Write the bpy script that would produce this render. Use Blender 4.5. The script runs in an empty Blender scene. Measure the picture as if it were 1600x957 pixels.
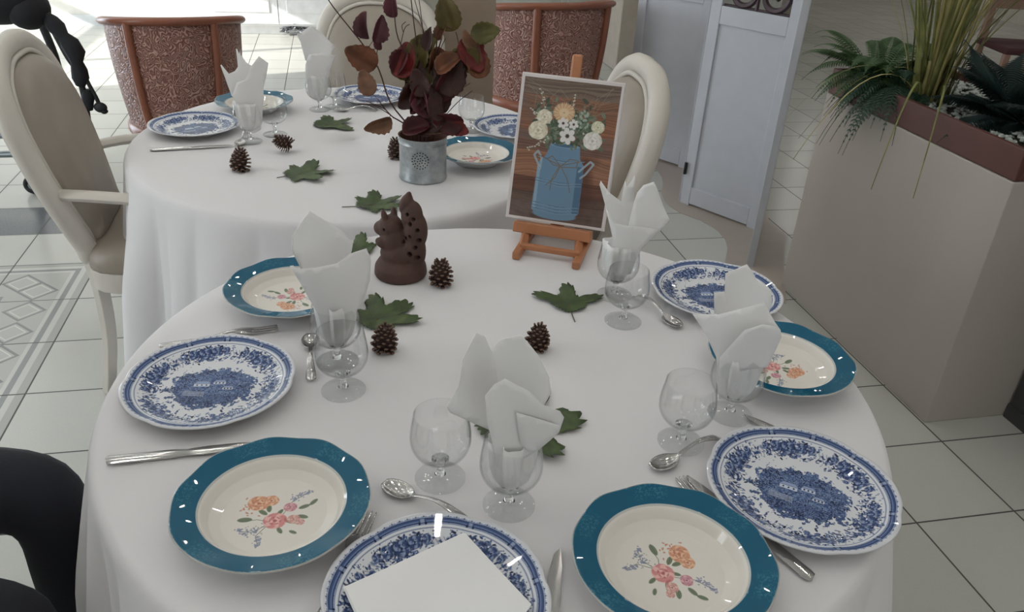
import bpy, math, random
import numpy as np
from mathutils import Vector, Matrix
from mathutils.geometry import delaunay_2d_cdt
PI=math.pi
rng=np.random.default_rng(7); random.seed(7)
COL=bpy.context.scene.collection
SC=bpy.context.scene
# ------------------------------------------------------------------ camera
F=1254.4; PITCH=0.5068; ROLL=0.0569; CAMH=1.507
cp,sp=math.cos(PITCH),math.sin(PITCH); cr,sr=math.cos(ROLL),math.sin(ROLL)
FW=np.array([0,cp,-sp]); _up=np.array([0,sp,cp]); _rt=np.array([1.,0,0])
RT=cr*_rt+sr*_up; UP=-sr*_rt+cr*_up; CO=np.array([0,0,CAMH])
cam=bpy.data.cameras.new('camera'); camo=bpy.data.objects.new('camera',cam); COL.objects.link(camo)
cam.sensor_fit='HORIZONTAL'; cam.sensor_width=36; cam.lens=F*36/1600; cam.clip_start=.02; cam.clip_end=100
mw=Matrix.Identity(4)
for i in range(3):
    mw[i][0]=RT[i]; mw[i][1]=UP[i]; mw[i][2]=-FW[i]; mw[i][3]=CO[i]
camo.matrix_world=mw; SC.camera=camo
def ray(u,v): return (u-800)/F*RT-(v-478.5)/F*UP+FW
def G(u,v,z=0.0):                      # where a sight line meets the level z
    d=ray(u,v); t=(z-CO[2])/d[2]; return CO+t*d
def onplane(u,v,p0,n):
    d=ray(u,v); n=np.asarray(n,float); t=((np.asarray(p0)-CO)@n)/(d@n); return CO+t*d
YAW=0.2269; CY,SY=math.cos(YAW),math.sin(YAW)
TS=.30688; OX,OY=-1.47684,1.98388
def RW(a,b,z=0.0): return np.array([a*CY-b*SY,a*SY+b*CY,z])       # room axes to world
# ------------------------------------------------------------------ world, sun, lights, exposure
SC.view_settings.view_transform='Standard'; SC.view_settings.look='None'
SC.view_settings.gamma=1; SC.view_settings.exposure=-0.12; SC.view_settings.use_curve_mapping=False
w=bpy.data.worlds.new('world'); SC.world=w; w.use_nodes=True
wb=w.node_tree.nodes['Background']; wb.inputs[0].default_value=(.72,.85,1,1); wb.inputs[1].default_value=3.0
def light(name,kind,loc,power,size=None,size_y=None,color=(1,1,1),aim=None,spread=None):
    l=bpy.data.lights.new(name,kind); o=bpy.data.objects.new(name,l); COL.objects.link(o)
    o.location=loc; l.energy=power; l.color=color
    if kind=='AREA':
        l.shape='RECTANGLE' if size_y else 'DISK'; l.size=size
        if size_y: l.size_y=size_y
        if spread: l.spread=spread
    if aim is not None:
        o.rotation_euler=Vector(aim).to_track_quat('-Z','Z').to_euler()
    return o
_sd=RW(.80,.26); SUN=light('sun','SUN',(-8,0,8),9.0,color=(1,.96,.9),aim=(_sd[0],_sd[1],-.40)); SUN.data.angle=.01
WIN_L=-4.2; WALL_B=8.25
light('daylight_glass_doors','AREA',RW(WIN_L+.03,6.5,1.15),82,2.6,2.1,(.86,.93,1),aim=(CY,SY,0))
light('fill_left_window','AREA',RW(WIN_L+.04,1.6,1.55),52,3.2,1.1,(.88,.94,1),aim=(CY,SY,0))  # fill light of the added left-wall window
light('fill_behind_camera','AREA',RW(2.5,-3.9,1.6),18,4.0,1.4,(1,.97,.94),aim=(-SY,CY,0))  # added fill from behind the camera
SPOT_W=.42
# ------------------------------------------------------------------ material helpers
def lin(c):
    c=np.asarray(c,float)/255.; return np.where(c<=.04045,c/12.92,((c+.055)/1.055)**2.4)
def L4(c): l=lin(c); return (float(l[0]),float(l[1]),float(l[2]),1)
class NT:
    def __init__(s,name):
        s.m=bpy.data.materials.new(name); s.m.use_nodes=True; s.t=s.m.node_tree; s.n=s.t.nodes; s.b=s.n['Principled BSDF']
    def new(s,k,**kw):
        n=s.n.new(k)
        for a,b in kw.items(): setattr(n,a,b)
        return n
    def link(s,a,b): s.t.links.new(a,b)
    def val(s,sock,v):
        if hasattr(v,'is_output') or isinstance(v,bpy.types.NodeSocket): s.link(v,sock)
        else: sock.default_value=v
    def math(s,op,a,b=0.0,c=0.0):
        n=s.new('ShaderNodeMath',operation=op); s.val(n.inputs[0],a); s.val(n.inputs[1],b); s.val(n.inputs[2],c); return n.outputs[0]
    def obj(s): return s.new('ShaderNodeTexCoord').outputs['Object']
    def noise(s,vec,scale,detail=3,out='Fac',dist=0.0,rough=.5):
        n=s.new('ShaderNodeTexNoise'); s.link(vec,n.inputs['Vector']); n.inputs['Scale'].default_value=scale
        n.inputs['Detail'].default_value=detail; n.inputs['Distortion'].default_value=dist; n.inputs['Roughness'].default_value=rough
        return n.outputs[out]
    def mix(s,f,a,b):
        n=s.new('ShaderNodeMix',data_type='RGBA'); s.val(n.inputs[0],f); s.val(n.inputs[6],a); s.val(n.inputs[7],b); return n.outputs[2]
    def ramp(s,f,stops):
        n=s.new('ShaderNodeValToRGB'); s.link(f,n.inputs[0]); e=n.color_ramp.elements
        while len(e)<len(stops): e.new(.5)
        for x,(p,c) in zip(e,stops): x.position=p; x.color=c
        return n.outputs[0]
    def bump(s,h,st=.2,d=.01):
        n=s.new('ShaderNodeBump'); s.link(h,n.inputs['Height']); n.inputs['Strength'].default_value=st; n.inputs['Distance'].default_value=d
        s.link(n.outputs[0],s.b.inputs['Normal'])
    def set(s,**k):
        for a,v in k.items():
            s.val(s.b.inputs[a.replace('_',' ')],v)
        return s
MATS={}
def mat(name,c,rough=.6,metal=0.,vary=.06,nscale=12.,bump=0.,bscale=60.,coat=0.,spec=.5,trans=0.,bd=.01):
    if name in MATS: return MATS[name]
    t=NT(name); o=t.obj(); n=t.noise(o,nscale)
    a=np.clip(lin(c)*(1-vary),0,1); b=np.clip(lin(c)*(1+vary),0,1)
    t.link(t.ramp(n,[(.3,(*a,1)),(.7,(*b,1))]),t.b.inputs['Base Color'])
    t.set(Roughness=rough,Metallic=metal); t.b.inputs['Specular IOR Level'].default_value=spec
    if coat: t.b.inputs['Coat Weight'].default_value=coat; t.b.inputs['Coat Roughness'].default_value=.05
    if bump: t.bump(t.noise(o,bscale,4),bump,bd)
    MATS[name]=t.m; return t.m
def attrmat(name,rough=.12,coat=0.,bump=0.):
    t=NT(name); a=t.new('ShaderNodeAttribute',attribute_name='paint'); t.link(a.outputs['Color'],t.b.inputs['Base Color'])
    t.set(Roughness=rough)
    if coat: t.b.inputs['Coat Weight'].default_value=coat; t.b.inputs['Coat Roughness'].default_value=.04
    if bump: t.bump(t.noise(t.obj(),18,3),bump,.004)
    MATS[name]=t.m; return t.m
# ------------------------------------------------------------------ mesh helpers
class MB:
    def __init__(s): s.v=[]; s.f=[]; s.m=[]
    def add(s,v,f,m=0):
        o=len(s.v); s.v+= [tuple(map(float,p)) for p in v]; s.f+=[tuple(int(i)+o for i in q) for q in f]; s.m+=[m]*len(f); return s
    def box(s,c,d,m=0,rz=0.,ax=None):
        x,y,z=d[0]/2,d[1]/2,d[2]/2; V=[]
        if ax is None: ax=(np.array([math.cos(rz),math.sin(rz),0]),np.array([-math.sin(rz),math.cos(rz),0]),np.array([0,0,1.]))
        for a in(-1,1):
            for b in(-1,1):
                for g in(-1,1): V.append(np.asarray(c)+ax[0]*a*x+ax[1]*b*y+ax[2]*g*z)
        return s.add(V,[(0,1,3,2),(4,6,7,5),(0,4,5,1),(2,3,7,6),(0,2,6,4),(1,5,7,3)],m)
    def bar(s,a,b,wd,h,m=0,up=(0,0,1)):                            # squared bar between two points
        a=np.asarray(a,float); b=np.asarray(b,float); d=b-a; L=np.linalg.norm(d); d/=L
        u=np.asarray(up,float); r=np.cross(d,u); r/=np.linalg.norm(r); u=np.cross(r,d)
        return s.box((a+b)/2,(wd,L,h),m,ax=(r,d,u))
    def tube(s,P,R,n=8,m=0,cap=True,closed=False,flat=1.0):
        P=np.asarray(P,float); k=len(P); R=np.full(k,R) if np.isscalar(R) else np.asarray(R)
        T=np.gradient(P,axis=0) if not closed else np.roll(P,-1,0)-np.roll(P,1,0)
        T/=np.linalg.norm(T,axis=1)[:,None]+1e-12
        u=np.array([0,0,1.]) if abs(T[0][2])<.9 else np.array([1.,0,0]); V=[]
        for i in range(k):
            u=u-T[i]*(u@T[i]); u/=np.linalg.norm(u)+1e-12; w_=np.cross(T[i],u)
            for j in range(n):
                a=2*PI*j/n; V.append(P[i]+R[i]*(math.cos(a)*u*flat+math.sin(a)*w_))
        Fc=[]
        for i in range(k if closed else k-1):
            i2=(i+1)%k
            for j in range(n): Fc.append((i*n+j,i*n+(j+1)%n,i2*n+(j+1)%n,i2*n+j))
        if cap and not closed: Fc+= [tuple(range(n))[::-1],tuple((k-1)*n+j for j in range(n))]
        return s.add(V,Fc,m)
    def lathe(s,prof,c=(0,0,0),n=48,m=0,fn=None,capb=True,capt=False,rz=None):
        V=[]; k=len(prof)
        for i,(r,z) in enumerate(prof):
            for j in range(n):
                a=2*PI*j/n; rr,zz=(r,z) if fn is None else fn(r,z,a,i)
                V.append((c[0]+rr*math.cos(a),c[1]+rr*math.sin(a),c[2]+zz))
        Fc=[(i*n+j,i*n+(j+1)%n,(i+1)*n+(j+1)%n,(i+1)*n+j) for i in range(k-1) for j in range(n)]
        if capb: Fc.append(tuple(range(n))[::-1])
        if capt: Fc.append(tuple((k-1)*n+j for j in range(n)))
        return s.add(V,Fc,m)
    def ell(s,c,r,m=0,n=16,k=10,rot=None):
        V=[]; Fc=[]
        rot=np.eye(3) if rot is None else np.asarray(rot)
        for i in range(1,k):
            t=PI*i/k
            for j in range(n):
                a=2*PI*j/n; V.append(np.asarray(c)+rot@np.array([r[0]*math.sin(t)*math.cos(a),r[1]*math.sin(t)*math.sin(a),r[2]*math.cos(t)]))
        V.append(np.asarray(c)+rot@np.array([0,0,r[2]])); V.append(np.asarray(c)-rot@np.array([0,0,r[2]]))
        for i in range(k-2):
            for j in range(n): Fc.append((i*n+j,(i+1)*n+j,(i+1)*n+(j+1)%n,i*n+(j+1)%n))
        t=len(V)-2
        for j in range(n): Fc.append((t,j,(j+1)%n)); Fc.append((t+1,(k-2)*n+(j+1)%n,(k-2)*n+j))
        return s.add(V,Fc,m)
def setp(o,label=None,cat=None,group=None,kind=None):
    if label: o['label']=label
    if cat: o['category']=cat
    if group: o['group']=group
    if kind: o['kind']=kind
    return o
def obj(name,mb,mats,parent=None,origin=None,smooth=True,bevel=0,solid=0,subsurf=0,label=None,cat=None,group=None,kind=None,local=False,rz=0.,sharp=52):
    me=bpy.data.meshes.new(name); V=np.array(mb.v,float).reshape(-1,3)
    if parent is not None and not local:
        p=parent; off=np.zeros(3)
        while p is not None: off+=np.array(p.location); p=p.parent
        V=V-off
    elif origin is not None: V=V-np.asarray(origin)
    me.from_pydata(V.tolist(),[],mb.f)
    if not isinstance(mats,(list,tuple)): mats=[mats]
    for m_ in mats: me.materials.append(m_)
    if len(mats)>1: me.polygons.foreach_set('material_index',mb.m)
    if smooth:
        me.polygons.foreach_set('use_smooth',[True]*len(me.polygons))
        try: me.set_sharp_from_angle(angle=math.radians(sharp))
        except Exception: pass
    me.update()
    o=bpy.data.objects.new(name,me); COL.objects.link(o)
    if parent is not None: o.parent=parent
    elif origin is not None: o.location=origin
    if rz: o.rotation_euler[2]=rz
    if solid: q=o.modifiers.new('thickness','SOLIDIFY'); q.thickness=solid; q.offset=0
    if bevel: q=o.modifiers.new('bevel','BEVEL'); q.width=bevel; q.segments=2; q.limit_method='ANGLE'; q.angle_limit=.7
    if subsurf: q=o.modifiers.new('subsurf','SUBSURF'); q.levels=subsurf; q.render_levels=subsurf
    return setp(o,label,cat,group,kind)
def thing(name,label,cat,loc=(0,0,0),rz=0,group=None):
    o=bpy.data.objects.new(name,None); COL.objects.link(o); o.location=tuple(map(float,loc)); o.rotation_euler=(0,0,rz); o.empty_display_size=.05
    return setp(o,label,cat,group)
def dup(root,loc,rz=0,label=None,group=None,tilt=None):
    r=root.copy(); COL.objects.link(r); r.location=tuple(map(float,loc)); r.rotation_euler=(0,0,rz) if tilt is None else tilt
    if label: r['label']=label
    if group: r['group']=group
    def kids(a,b):
        for ch in list(a.children):
            if ch.name in seen: continue
            c=ch.copy(); COL.objects.link(c); c.parent=b; seen.add(c.name); kids(ch,c)
    seen=set(); kids(root,r)
    return r
def cr_spline(P,n=6,closed=False):
    P=np.asarray(P,float); out=[]; k=len(P)
    for i in range(k if closed else k-1):
        if closed: a,b,c,d=P[(i-1)%k],P[i],P[(i+1)%k],P[(i+2)%k]
        else: a,b,c,d=P[max(i-1,0)],P[i],P[i+1],P[min(i+2,k-1)]
        for j in range(n):
            t=j/n; out.append(.5*((2*b)+(c-a)*t+(2*a-5*b+4*c-d)*t*t+(3*b-3*c+d-a)*t**3))
    if not closed: out.append(P[-1])
    return np.array(out)
def inpoly(P,x,y):
    ins=np.zeros(len(x),bool); n=len(P); j=n-1
    for i in range(n):
        xi,yi=P[i]; xj,yj=P[j]; c=((yi>y)!=(yj>y))
        with np.errstate(divide='ignore',invalid='ignore'): t=(xj-xi)*(y-yi)/(yj-yi+1e-30)+xi
        ins^=c&(x<t); j=i
    return ins
def cdt(outline,sp,holes=()):
    """triangulated sheet: outline filled with a grid of points"""
    O=[]; 
    def dens(P):
        R=[]
        for i in range(len(P)):
            a,b=np.array(P[i],float),np.array(P[(i+1)%len(P)],float); k=max(1,int(np.linalg.norm(b-a)/sp))
            for j in range(k): R.append(a+(b-a)*j/k)
        return R
    loops=[dens(outline)]+[dens(h) for h in holes]
    pts=[]; edges=[]
    for Lp in loops:
        o=len(pts); pts+=Lp; edges+=[(o+i,o+(i+1)%len(Lp)) for i in range(len(Lp))]
    A=np.array(loops[0]); x0,y0=A.min(0); x1,y1=A.max(0)
    gx,gy=np.meshgrid(np.arange(x0+sp/2,x1,sp),np.arange(y0+sp/2,y1,sp)); gy[:,::2]+=sp*.31; gx=gx.ravel(); gy=gy.ravel()
    ok=inpoly(A,gx,gy)
    for h in loops[1:]: ok&=~inpoly(np.array(h),gx,gy)
    B=np.concatenate([np.array(l) for l in loops])
    gp=np.stack([gx[ok],gy[ok]],1)
    if len(gp):
        d=np.sqrt(((gp[:,None]-B[None])**2).sum(-1)).min(1); gp=gp[d>sp*.35]
    pts+=list(gp)
    r=delaunay_2d_cdt([Vector((float(p[0]),float(p[1]))) for p in pts],edges,[],1,1e-7)
    V=np.array([(p.x,p.y) for p in r[0]]); Fc=[tuple(f) for f in r[2]]
    if holes:
        Fc=[f for f in Fc if not any(inpoly(np.array(h),*[np.array([q]) for q in V[list(f)].mean(0)])[0] for h in loops[1:])]
    return V,Fc
def slab(mb,outline,z0,z1,m=0,sp=1e9,T=None):
    """prism: outline in 2D extruded; T maps (x,y,z) to 3D"""
    V,Fc=cdt(outline,sp) if sp<1e8 else cdt(outline,1e6)
    n=len(V); W=[(x,y,z1) for x,y in V]+[(x,y,z0) for x,y in V]
    FF=list(Fc)+[tuple(i+n for i in f[::-1]) for f in Fc]
    ec={}
    for f in Fc:
        for i in range(3): e=(f[i],f[(i+1)%3]); ec[e]=1
    for (a,b) in ec:
        if (b,a) not in ec: FF.append((b,a,a+n,b+n))
    if T: W=[T(*p) for p in W]
    mb.add(W,FF,m); return mb
# ------------------------------------------------------------------ painted patterns (drawn procedurally onto mesh colours)
class Canvas:
    def __init__(s,w,h,bg): s.a=np.ones((h,w,3))*np.array(bg)/255.; s.w=w; s.h=h
    def ell(s,x,y,rx,ry,ang,c,al=1.,soft=.12):
        R=max(rx,ry)+1; x0,x1=int(max(0,x-R)),int(min(s.w,x+R+2)); y0,y1=int(max(0,y-R)),int(min(s.h,y+R+2))
        if x0>=x1 or y0>=y1: return
        Y,X=np.mgrid[y0:y1,x0:x1]; dx,dy=X-x,Y-y; ca,sa=math.cos(ang),math.sin(ang)
        q=np.sqrt(((dx*ca+dy*sa)/rx)**2+((-dx*sa+dy*ca)/ry)**2)
        k=(np.clip((1-q)/soft,0,1)*al)[...,None]; s.a[y0:y1,x0:x1]=s.a[y0:y1,x0:x1]*(1-k)+np.array(c)/255.*k
    def line(s,P,wd,c,al=1.):
        P=np.asarray(P,float)
        for i in range(len(P)-1):
            n=int(np.linalg.norm(P[i+1]-P[i])/max(.7,wd*.5))+1
            for j in range(n):
                p=P[i]+(P[i+1]-P[i])*j/n; s.ell(p[0],p[1],wd,wd,0,c,al,.5)
    def mask(s,m,c,al=1.): k=(m*al)[...,None]; s.a=s.a*(1-k)+np.array(c)/255.*k
    def poly(s,P,c,al=1.):
        P=np.asarray(P,float); x0,y0=np.maximum(P.min(0).astype(int),0); x1,y1=np.minimum(P.max(0).astype(int)+2,[s.w,s.h])
        Y,X=np.mgrid[y0:y1,x0:x1]; m=inpoly(P,X.ravel().astype(float),Y.ravel().astype(float)).reshape(X.shape)[...,None]*al
        s.a[y0:y1,x0:x1]=s.a[y0:y1,x0:x1]*(1-m)+np.array(c)/255.*m
    def sample(s,x,y):
        x=np.clip(x,0,s.w-1.001); y=np.clip(y,0,s.h-1.001); i=x.astype(int); j=y.astype(int); fx=(x-i)[:,None]; fy=(y-j)[:,None]
        a=s.a; return a[j,i]*(1-fx)*(1-fy)+a[j,i+1]*fx*(1-fy)+a[j+1,i]*(1-fx)*fy+a[j+1,i+1]*fx*fy
def vnoise(h,w,cell,seed):
    r=np.random.default_rng(seed); g=r.random((int(h/cell)+3,int(w/cell)+3)); Y,X=np.mgrid[0:h,0:w]/cell
    i=Y.astype(int); j=X.astype(int); fy=Y-i; fx=X-j; fy=fy*fy*(3-2*fy); fx=fx*fx*(3-2*fx)
    return g[i,j]*(1-fx)*(1-fy)+g[i,j+1]*fx*(1-fy)+g[i+1,j]*(1-fx)*fy+g[i+1,j+1]*fx*fy
def rose(c,x,y,r,cols,seed=0,n=9):
    g=np.random.default_rng(seed); d,m_,l=cols
    for k in range(n):
        a=2*PI*k/n+g.random()*.3; c.ell(x+math.cos(a)*r*.62,y+math.sin(a)*r*.55,r*.44,r*.34,a+1.57,m_ if k%2 else l,.95)
        c.ell(x+math.cos(a+.3)*r*.8,y+math.sin(a+.3)*r*.72,r*.3,r*.1,a+1.57,d,.55)
    for k in range(6):
        a=2*PI*k/6; c.ell(x+math.cos(a)*r*.3,y+math.sin(a)*r*.28,r*.3,r*.22,a+1.57,l if k%2 else m_,.95)
        c.ell(x+math.cos(a)*r*.4,y+math.sin(a)*r*.36,r*.22,r*.07,a+1.57,d,.6)
    c.ell(x,y,r*.16,r*.14,0,d,.9)
def leafp(c,x,y,l,a,col,col2):
    c.ell(x+math.cos(a)*l*.5,y+math.sin(a)*l*.5,l*.52,l*.24,a,col,1)
    c.line([(x,y),(x+math.cos(a)*l,y+math.sin(a)*l)],max(.8,l*.03),col2,.8)
def paint_blue():
    N=1100; H=N/2; c=Canvas(N,N,(226,228,232)); g=np.random.default_rng(5)
    D=(34,42,72); M=(58,78,124); Lb=(122,140,178)
    Y,X=np.mgrid[0:N,0:N]; r=np.hypot(X-H,Y-H)/H; t=np.arctan2(Y-H,X-H)
    c.mask((r>.955).astype(float),(214,215,220))
    seg=np.abs(((t/(2*PI)*12)%1)-.5)*2
    c.mask(((r>.87)&(r<.95)).astype(float),Lb,.75)
    c.mask(((r>.885)&(r<.932)&(seg<.93)).astype(float),M,.92); c.mask(((r>.885)&(r<.893)|(r>.925)&(r<.932)).astype(float),D,.9)
    c.mask(((r>.90)&(r<.91)&(seg<.85)).astype(float),Lb,.8)
    c.mask(((r>.835)&(r<.848)).astype(float),M,.55)
    for k in range(150):
        a=2*PI*k/150; c.ell(H+math.cos(a)*.948*H,H+math.sin(a)*.948*H,5,3.2,a,D if k%2 else (235,236,240),1)
    for k in range(12):
        a=2*PI*(k)/12
        for s_ in(-1,1):
            b=a+s_*.035; c.ell(H+math.cos(b)*.885*H,H+math.sin(b)*.885*H,9,6,b,D,1)
    def P(rr,a): return H+math.cos(a)*rr*H,H+math.sin(a)*rr*H
    for k in range(6):
        a0=2*PI*k/6+.2
        for j in range(230):
            q=g.normal(0,.25); rr=.72+g.normal(0,.055)-abs(q)*.06
            if not .56<rr<.83: continue
            x,y=P(rr,a0+q); leafp(c,x,y,13+g.random()*17,g.random()*6.3,[M,Lb,M,Lb,D][g.integers(5)],D)
        for q,rr,s_ in((0,.715,46),(-.19,.74,36),(.19,.735,36),(.35,.75,24),(-.35,.75,24),(.07,.60,18),(-.1,.62,14)):
            x,y=P(rr,a0+q); c.ell(x,y,s_*1.12,s_*1.02,0,D,.55); rose(c,x,y,s_,(D,M,(150,166,200)),g.integers(99),8)
        for j in range(60):
            q=g.uniform(-.5,.5); rr=.80+g.normal(0,.012) if j%2 else .66+g.normal(0,.05); x,y=P(rr,a0+q); c.ell(x,y,5,3.4,g.random()*3,M,.85)
        for j in range(5):
            a=a0+.4+j*.06; c.line([P(.63,a),P(.70,a+.04),P(.76,a-.02)],1.8,M,.8)
    # landscape medallion
    e=np.sqrt(((X-H)/(H*.49))**2+((Y-H*1.03)/(H*.41))**2)+.35*(vnoise(N,N,26,3)-.5)+.2*(vnoise(N,N,9,4)-.5)
    c.mask((e<1).astype(float),(112,134,176),.9)
    wv=(np.sin(Y*.42+3*vnoise(N,N,40,8))>.2)&(e<1)&(Y>H*1.16); c.mask(wv.astype(float),D,.5)
    n1=vnoise(N,N,11,9); n2=vnoise(N,N,5,10)
    c.mask(((e<1.0)&(n1*.6+n2*.4>.56)).astype(float),M,.85); c.mask(((e<.98)&(n1*.5+n2*.5<.36)).astype(float),D,.85)
    for (hx,hy,hw) in((-.12,-.06,60),(.08,-.1,46),(.2,.02,40)):
        x,y=H+hx*H,H+hy*H
        c.poly([(x-hw,y),(x-hw*.6,y-hw*.5),(x+hw*.6,y-hw*.5),(x+hw,y)],(150,168,205)); c.poly([(x-hw*.85,y),(x+hw*.85,y),(x+hw*.85,y+hw*.55),(x-hw*.85,y+hw*.55)],(205,213,228))
        c.line([(x-hw,y),(x-hw*.6,y-hw*.5),(x+hw*.6,y-hw*.5),(x+hw,y),(x-hw,y)],1.8,D)
        for q in(-.5,0,.5): c.ell(x+q*hw,y+hw*.27,6,8,0,D)
    for (tx,ty,ts) in((-.33,-.2,85),(-.1,-.32,60),(.2,-.26,75),(-.42,.06,60),(.4,.02,60),(.28,.24,60),(-.2,.28,60),(.02,.34,50)):
        for j in range(int(ts*1.5)):
            x=H+tx*H+g.normal(0,ts*.42); y=H+ty*H+g.normal(0,ts*.33); leafp(c,x,y,7+g.random()*9,g.random()*6.3,[D,M,D,Lb][g.integers(4)],D)
    for k in range(5):
        y=H*1.1+k*11; c.line([(H-.3*H,y),(H-.05*H,y+8)],1.8,(222,226,234),.8)
    return c
def paint_teal():
    N=1000; H=N/2; c=Canvas(N,N,(232,227,219)); g=np.random.default_rng(11)
    Y,X=np.mgrid[0:N,0:N]; r=np.hypot(X-H,Y-H)/H; t=np.arctan2(Y-H,X-H)
    rim=(r>.735); c.mask(rim.astype(float),(22,92,120))
    lace=(vnoise(N,N,7,1)*.5+vnoise(N,N,4,2)*.5); k6=np.clip(np.cos(t*6)*1.4,0,1)
    c.mask((rim&(lace>.60)&(r>.8)).astype(float)*k6,(78,138,152),.55)
    c.mask(((r>.728)&(r<.745)).astype(float),(196,200,196)); c.mask((r>.982).astype(float),(176,178,172))
    S=H*1.3; n_free=c.a.copy()
    def sp(x,y,n,col,sz,spread):
        for j in range(n): c.ell(H+x*S+g.normal(0,spread*S),H+y*S+g.normal(0,spread*S),sz*(.6+g.random()*.7),sz*.6,g.random()*3,col,.8)
    green=(100,114,88); dg=(68,82,64)
    for (x,y,a,l) in((.17,-.09,-.5,60),(.25,-.13,-1.0,56),(.18,-.01,.2,60),(-.06,.0,-2.6,60),(-.16,.06,2.9,74),(.06,.13,.9,52),(.16,.16,.4,46),(-.05,-.03,-1.9,60),(.02,.0,-1.2,50),(.1,.05,.1,70)):
        leafp(c,H+x*S,H+y*S,l,a,green,dg)
    for P in([(-.02,.1),(-.12,.2),(-.22,.2)],[(-.02,.1),(-.08,.24),(-.03,.34)],[(.06,0),(.1,-.16),(.2,-.27)],[(0,.08),(-.12,.06),(-.25,.1)]):
        c.line([(H+x*S,H+y*S) for x,y in P],2.2,dg,.8)
    for x,y in((-.1,.18),(-.16,.21),(-.22,.19),(-.05,.27),(-.03,.33),(.1,-.2),(.16,-.24),(.21,-.27)): sp(x,y,16,(120,128,158),7,.018)
    sp(-.1,.2,24,(104,114,128),5,.05)
    rose(c,H-.16*S,H-.12*S,62,((176,92,66),(216,146,112),(236,188,152)),3,11); rose(c,H-.07*S,H-.16*S,44,((176,92,66),(216,146,112),(236,188,152)),5,9)
    sp(-.2,-.08,30,(198,118,92),8,.05)
    rose(c,H+.02*S,H+.06*S,66,((166,70,78),(214,128,128),(238,182,176)),7,10)
    rose(c,H+.1*S,H-.1*S,38,((150,70,92),(200,130,146),(226,172,180)),9,8)
    rose(c,H+.16*S,H+.03*S,36,((160,90,92),(208,146,138),(232,188,176)),12,8); rose(c,H+.22*S,H+.06*S,26,((160,90,92),(208,146,138),(232,188,176)),13,8)
    c.a=np.where((r<.7)[...,None],c.a*.80+np.array([.20*.86,.20*.84,.20*.80]),c.a)      # faded print
    return c
CB=paint_blue(); CT=paint_teal()
def polar_plate(name,prof,R,canvas,m,wave,nseg,n_top,rot):
    """prof: list of (r,z) from rim top to centre (top side) then bottom; wave(a)->(dr,dz) factors"""
    top,bot=prof; tr=np.array(top)
    s=np.linspace(0,1,n_top); d=np.r_[0,np.cumsum(np.hypot(*np.diff(tr,axis=0).T))]; d/=d[-1]
    rr=np.interp(s,d,tr[:,0]); zz=np.interp(s,d,tr[:,1])
    B=np.array(bot); rings_r=np.r_[B[::-1,0],rr]; rings_z=np.r_[B[::-1,1],zz]; nb=len(B)
    a=np.linspace(0,2*PI,nseg,endpoint=False); wr,wz=wave(a)
    k=len(rings_r); fall=np.clip((rings_r/R-.74)/.26,0,1)**1.5
    RR=rings_r[:,None]*(1+fall[:,None]*wr[None]); ZZ=rings_z[:,None]+fall[:,None]*wz[None]
    V=np.stack([RR*np.cos(a),RR*np.sin(a),ZZ],-1).reshape(-1,3)
    idx=np.arange(k*nseg).reshape(k,nseg); A=idx[:-1]; Bq=idx[1:]
    Q=np.stack([A,np.roll(A,-1,1),np.roll(Bq,-1,1),Bq],-1).reshape(-1,4)
    me=bpy.data.meshes.new(name); nv=len(V); nq=len(Q)
    cap=[tuple(idx[0][::-1]),tuple(idx[-1])]
    me.from_pydata(V.tolist(),[],Q.tolist()+cap)
    me.polygons.foreach_set('use_smooth',[True]*len(me.polygons))
    n_r=np.r_[np.full(nb,2.0),rr/R]; cr_=np.repeat(n_r,nseg); aa=np.tile(a,k)+rot; h=canvas.w/2
    colr=canvas.sample(h+np.minimum(cr_,1)*np.cos(aa)*h*.995,h-np.minimum(cr_,1)*np.sin(aa)*h*.995)
    colr[cr_>1.5]=np.array([214,214,214])/255.
    l=lin(colr*255); at=me.color_attributes.new('paint','FLOAT_COLOR','POINT')
    at.data.foreach_set('color',np.c_[l,np.ones(nv)].astype(np.float32).ravel()); me.materials.append(m); me.update(); return me
glaze=attrmat('glazed painted china',.03,0)
def wblue(a):
    q=np.abs(np.sin(a*3)); n=np.exp(-(np.minimum((a/(PI/3))%1,1-(a/(PI/3))%1)*9)**2); return .010*q-.016*n, .0012*q
def wteal(a): return .0055*np.cos(a*10)+.004*np.cos(a*5), .0012*np.cos(a*10)
BLUE_ME=polar_plate('dinner_plate',([(.1295,.0235),(.127,.0242),(.098,.013),(.090,.0085),(.082,.0070),(.02,.0066),(.0005,.0066)],
    [(.1300,.0218),(.122,.0190),(.096,.0085),(.082,.0030),(.080,.0),(.072,.0),(.070,.003)]),.13,CB,glaze,wblue,720,170,0)
TEAL_ME=polar_plate('soup_plate',([(.1228,.0362),(.1205,.0368),(.0925,.0300),(.0880,.0262),(.080,.0145),(.066,.0085),(.03,.0066),(.0005,.0064)],
    [(.1231,.0345),(.1190,.0335),(.094,.0265),(.084,.0160),(.066,.0045),(.062,.0),(.054,.0),(.052,.003)]),.123,CT,glaze,wteal,600,170,0)
ZT=.75
def plate(me,name,x,y,rot,label,group,z=ZT+.0006):
    o=bpy.data.objects.new(name,me); COL.objects.link(o); o.location=(x,y,z); o.rotation_euler=(0,0,math.radians(rot)); return setp(o,label,'plate',group)
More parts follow.
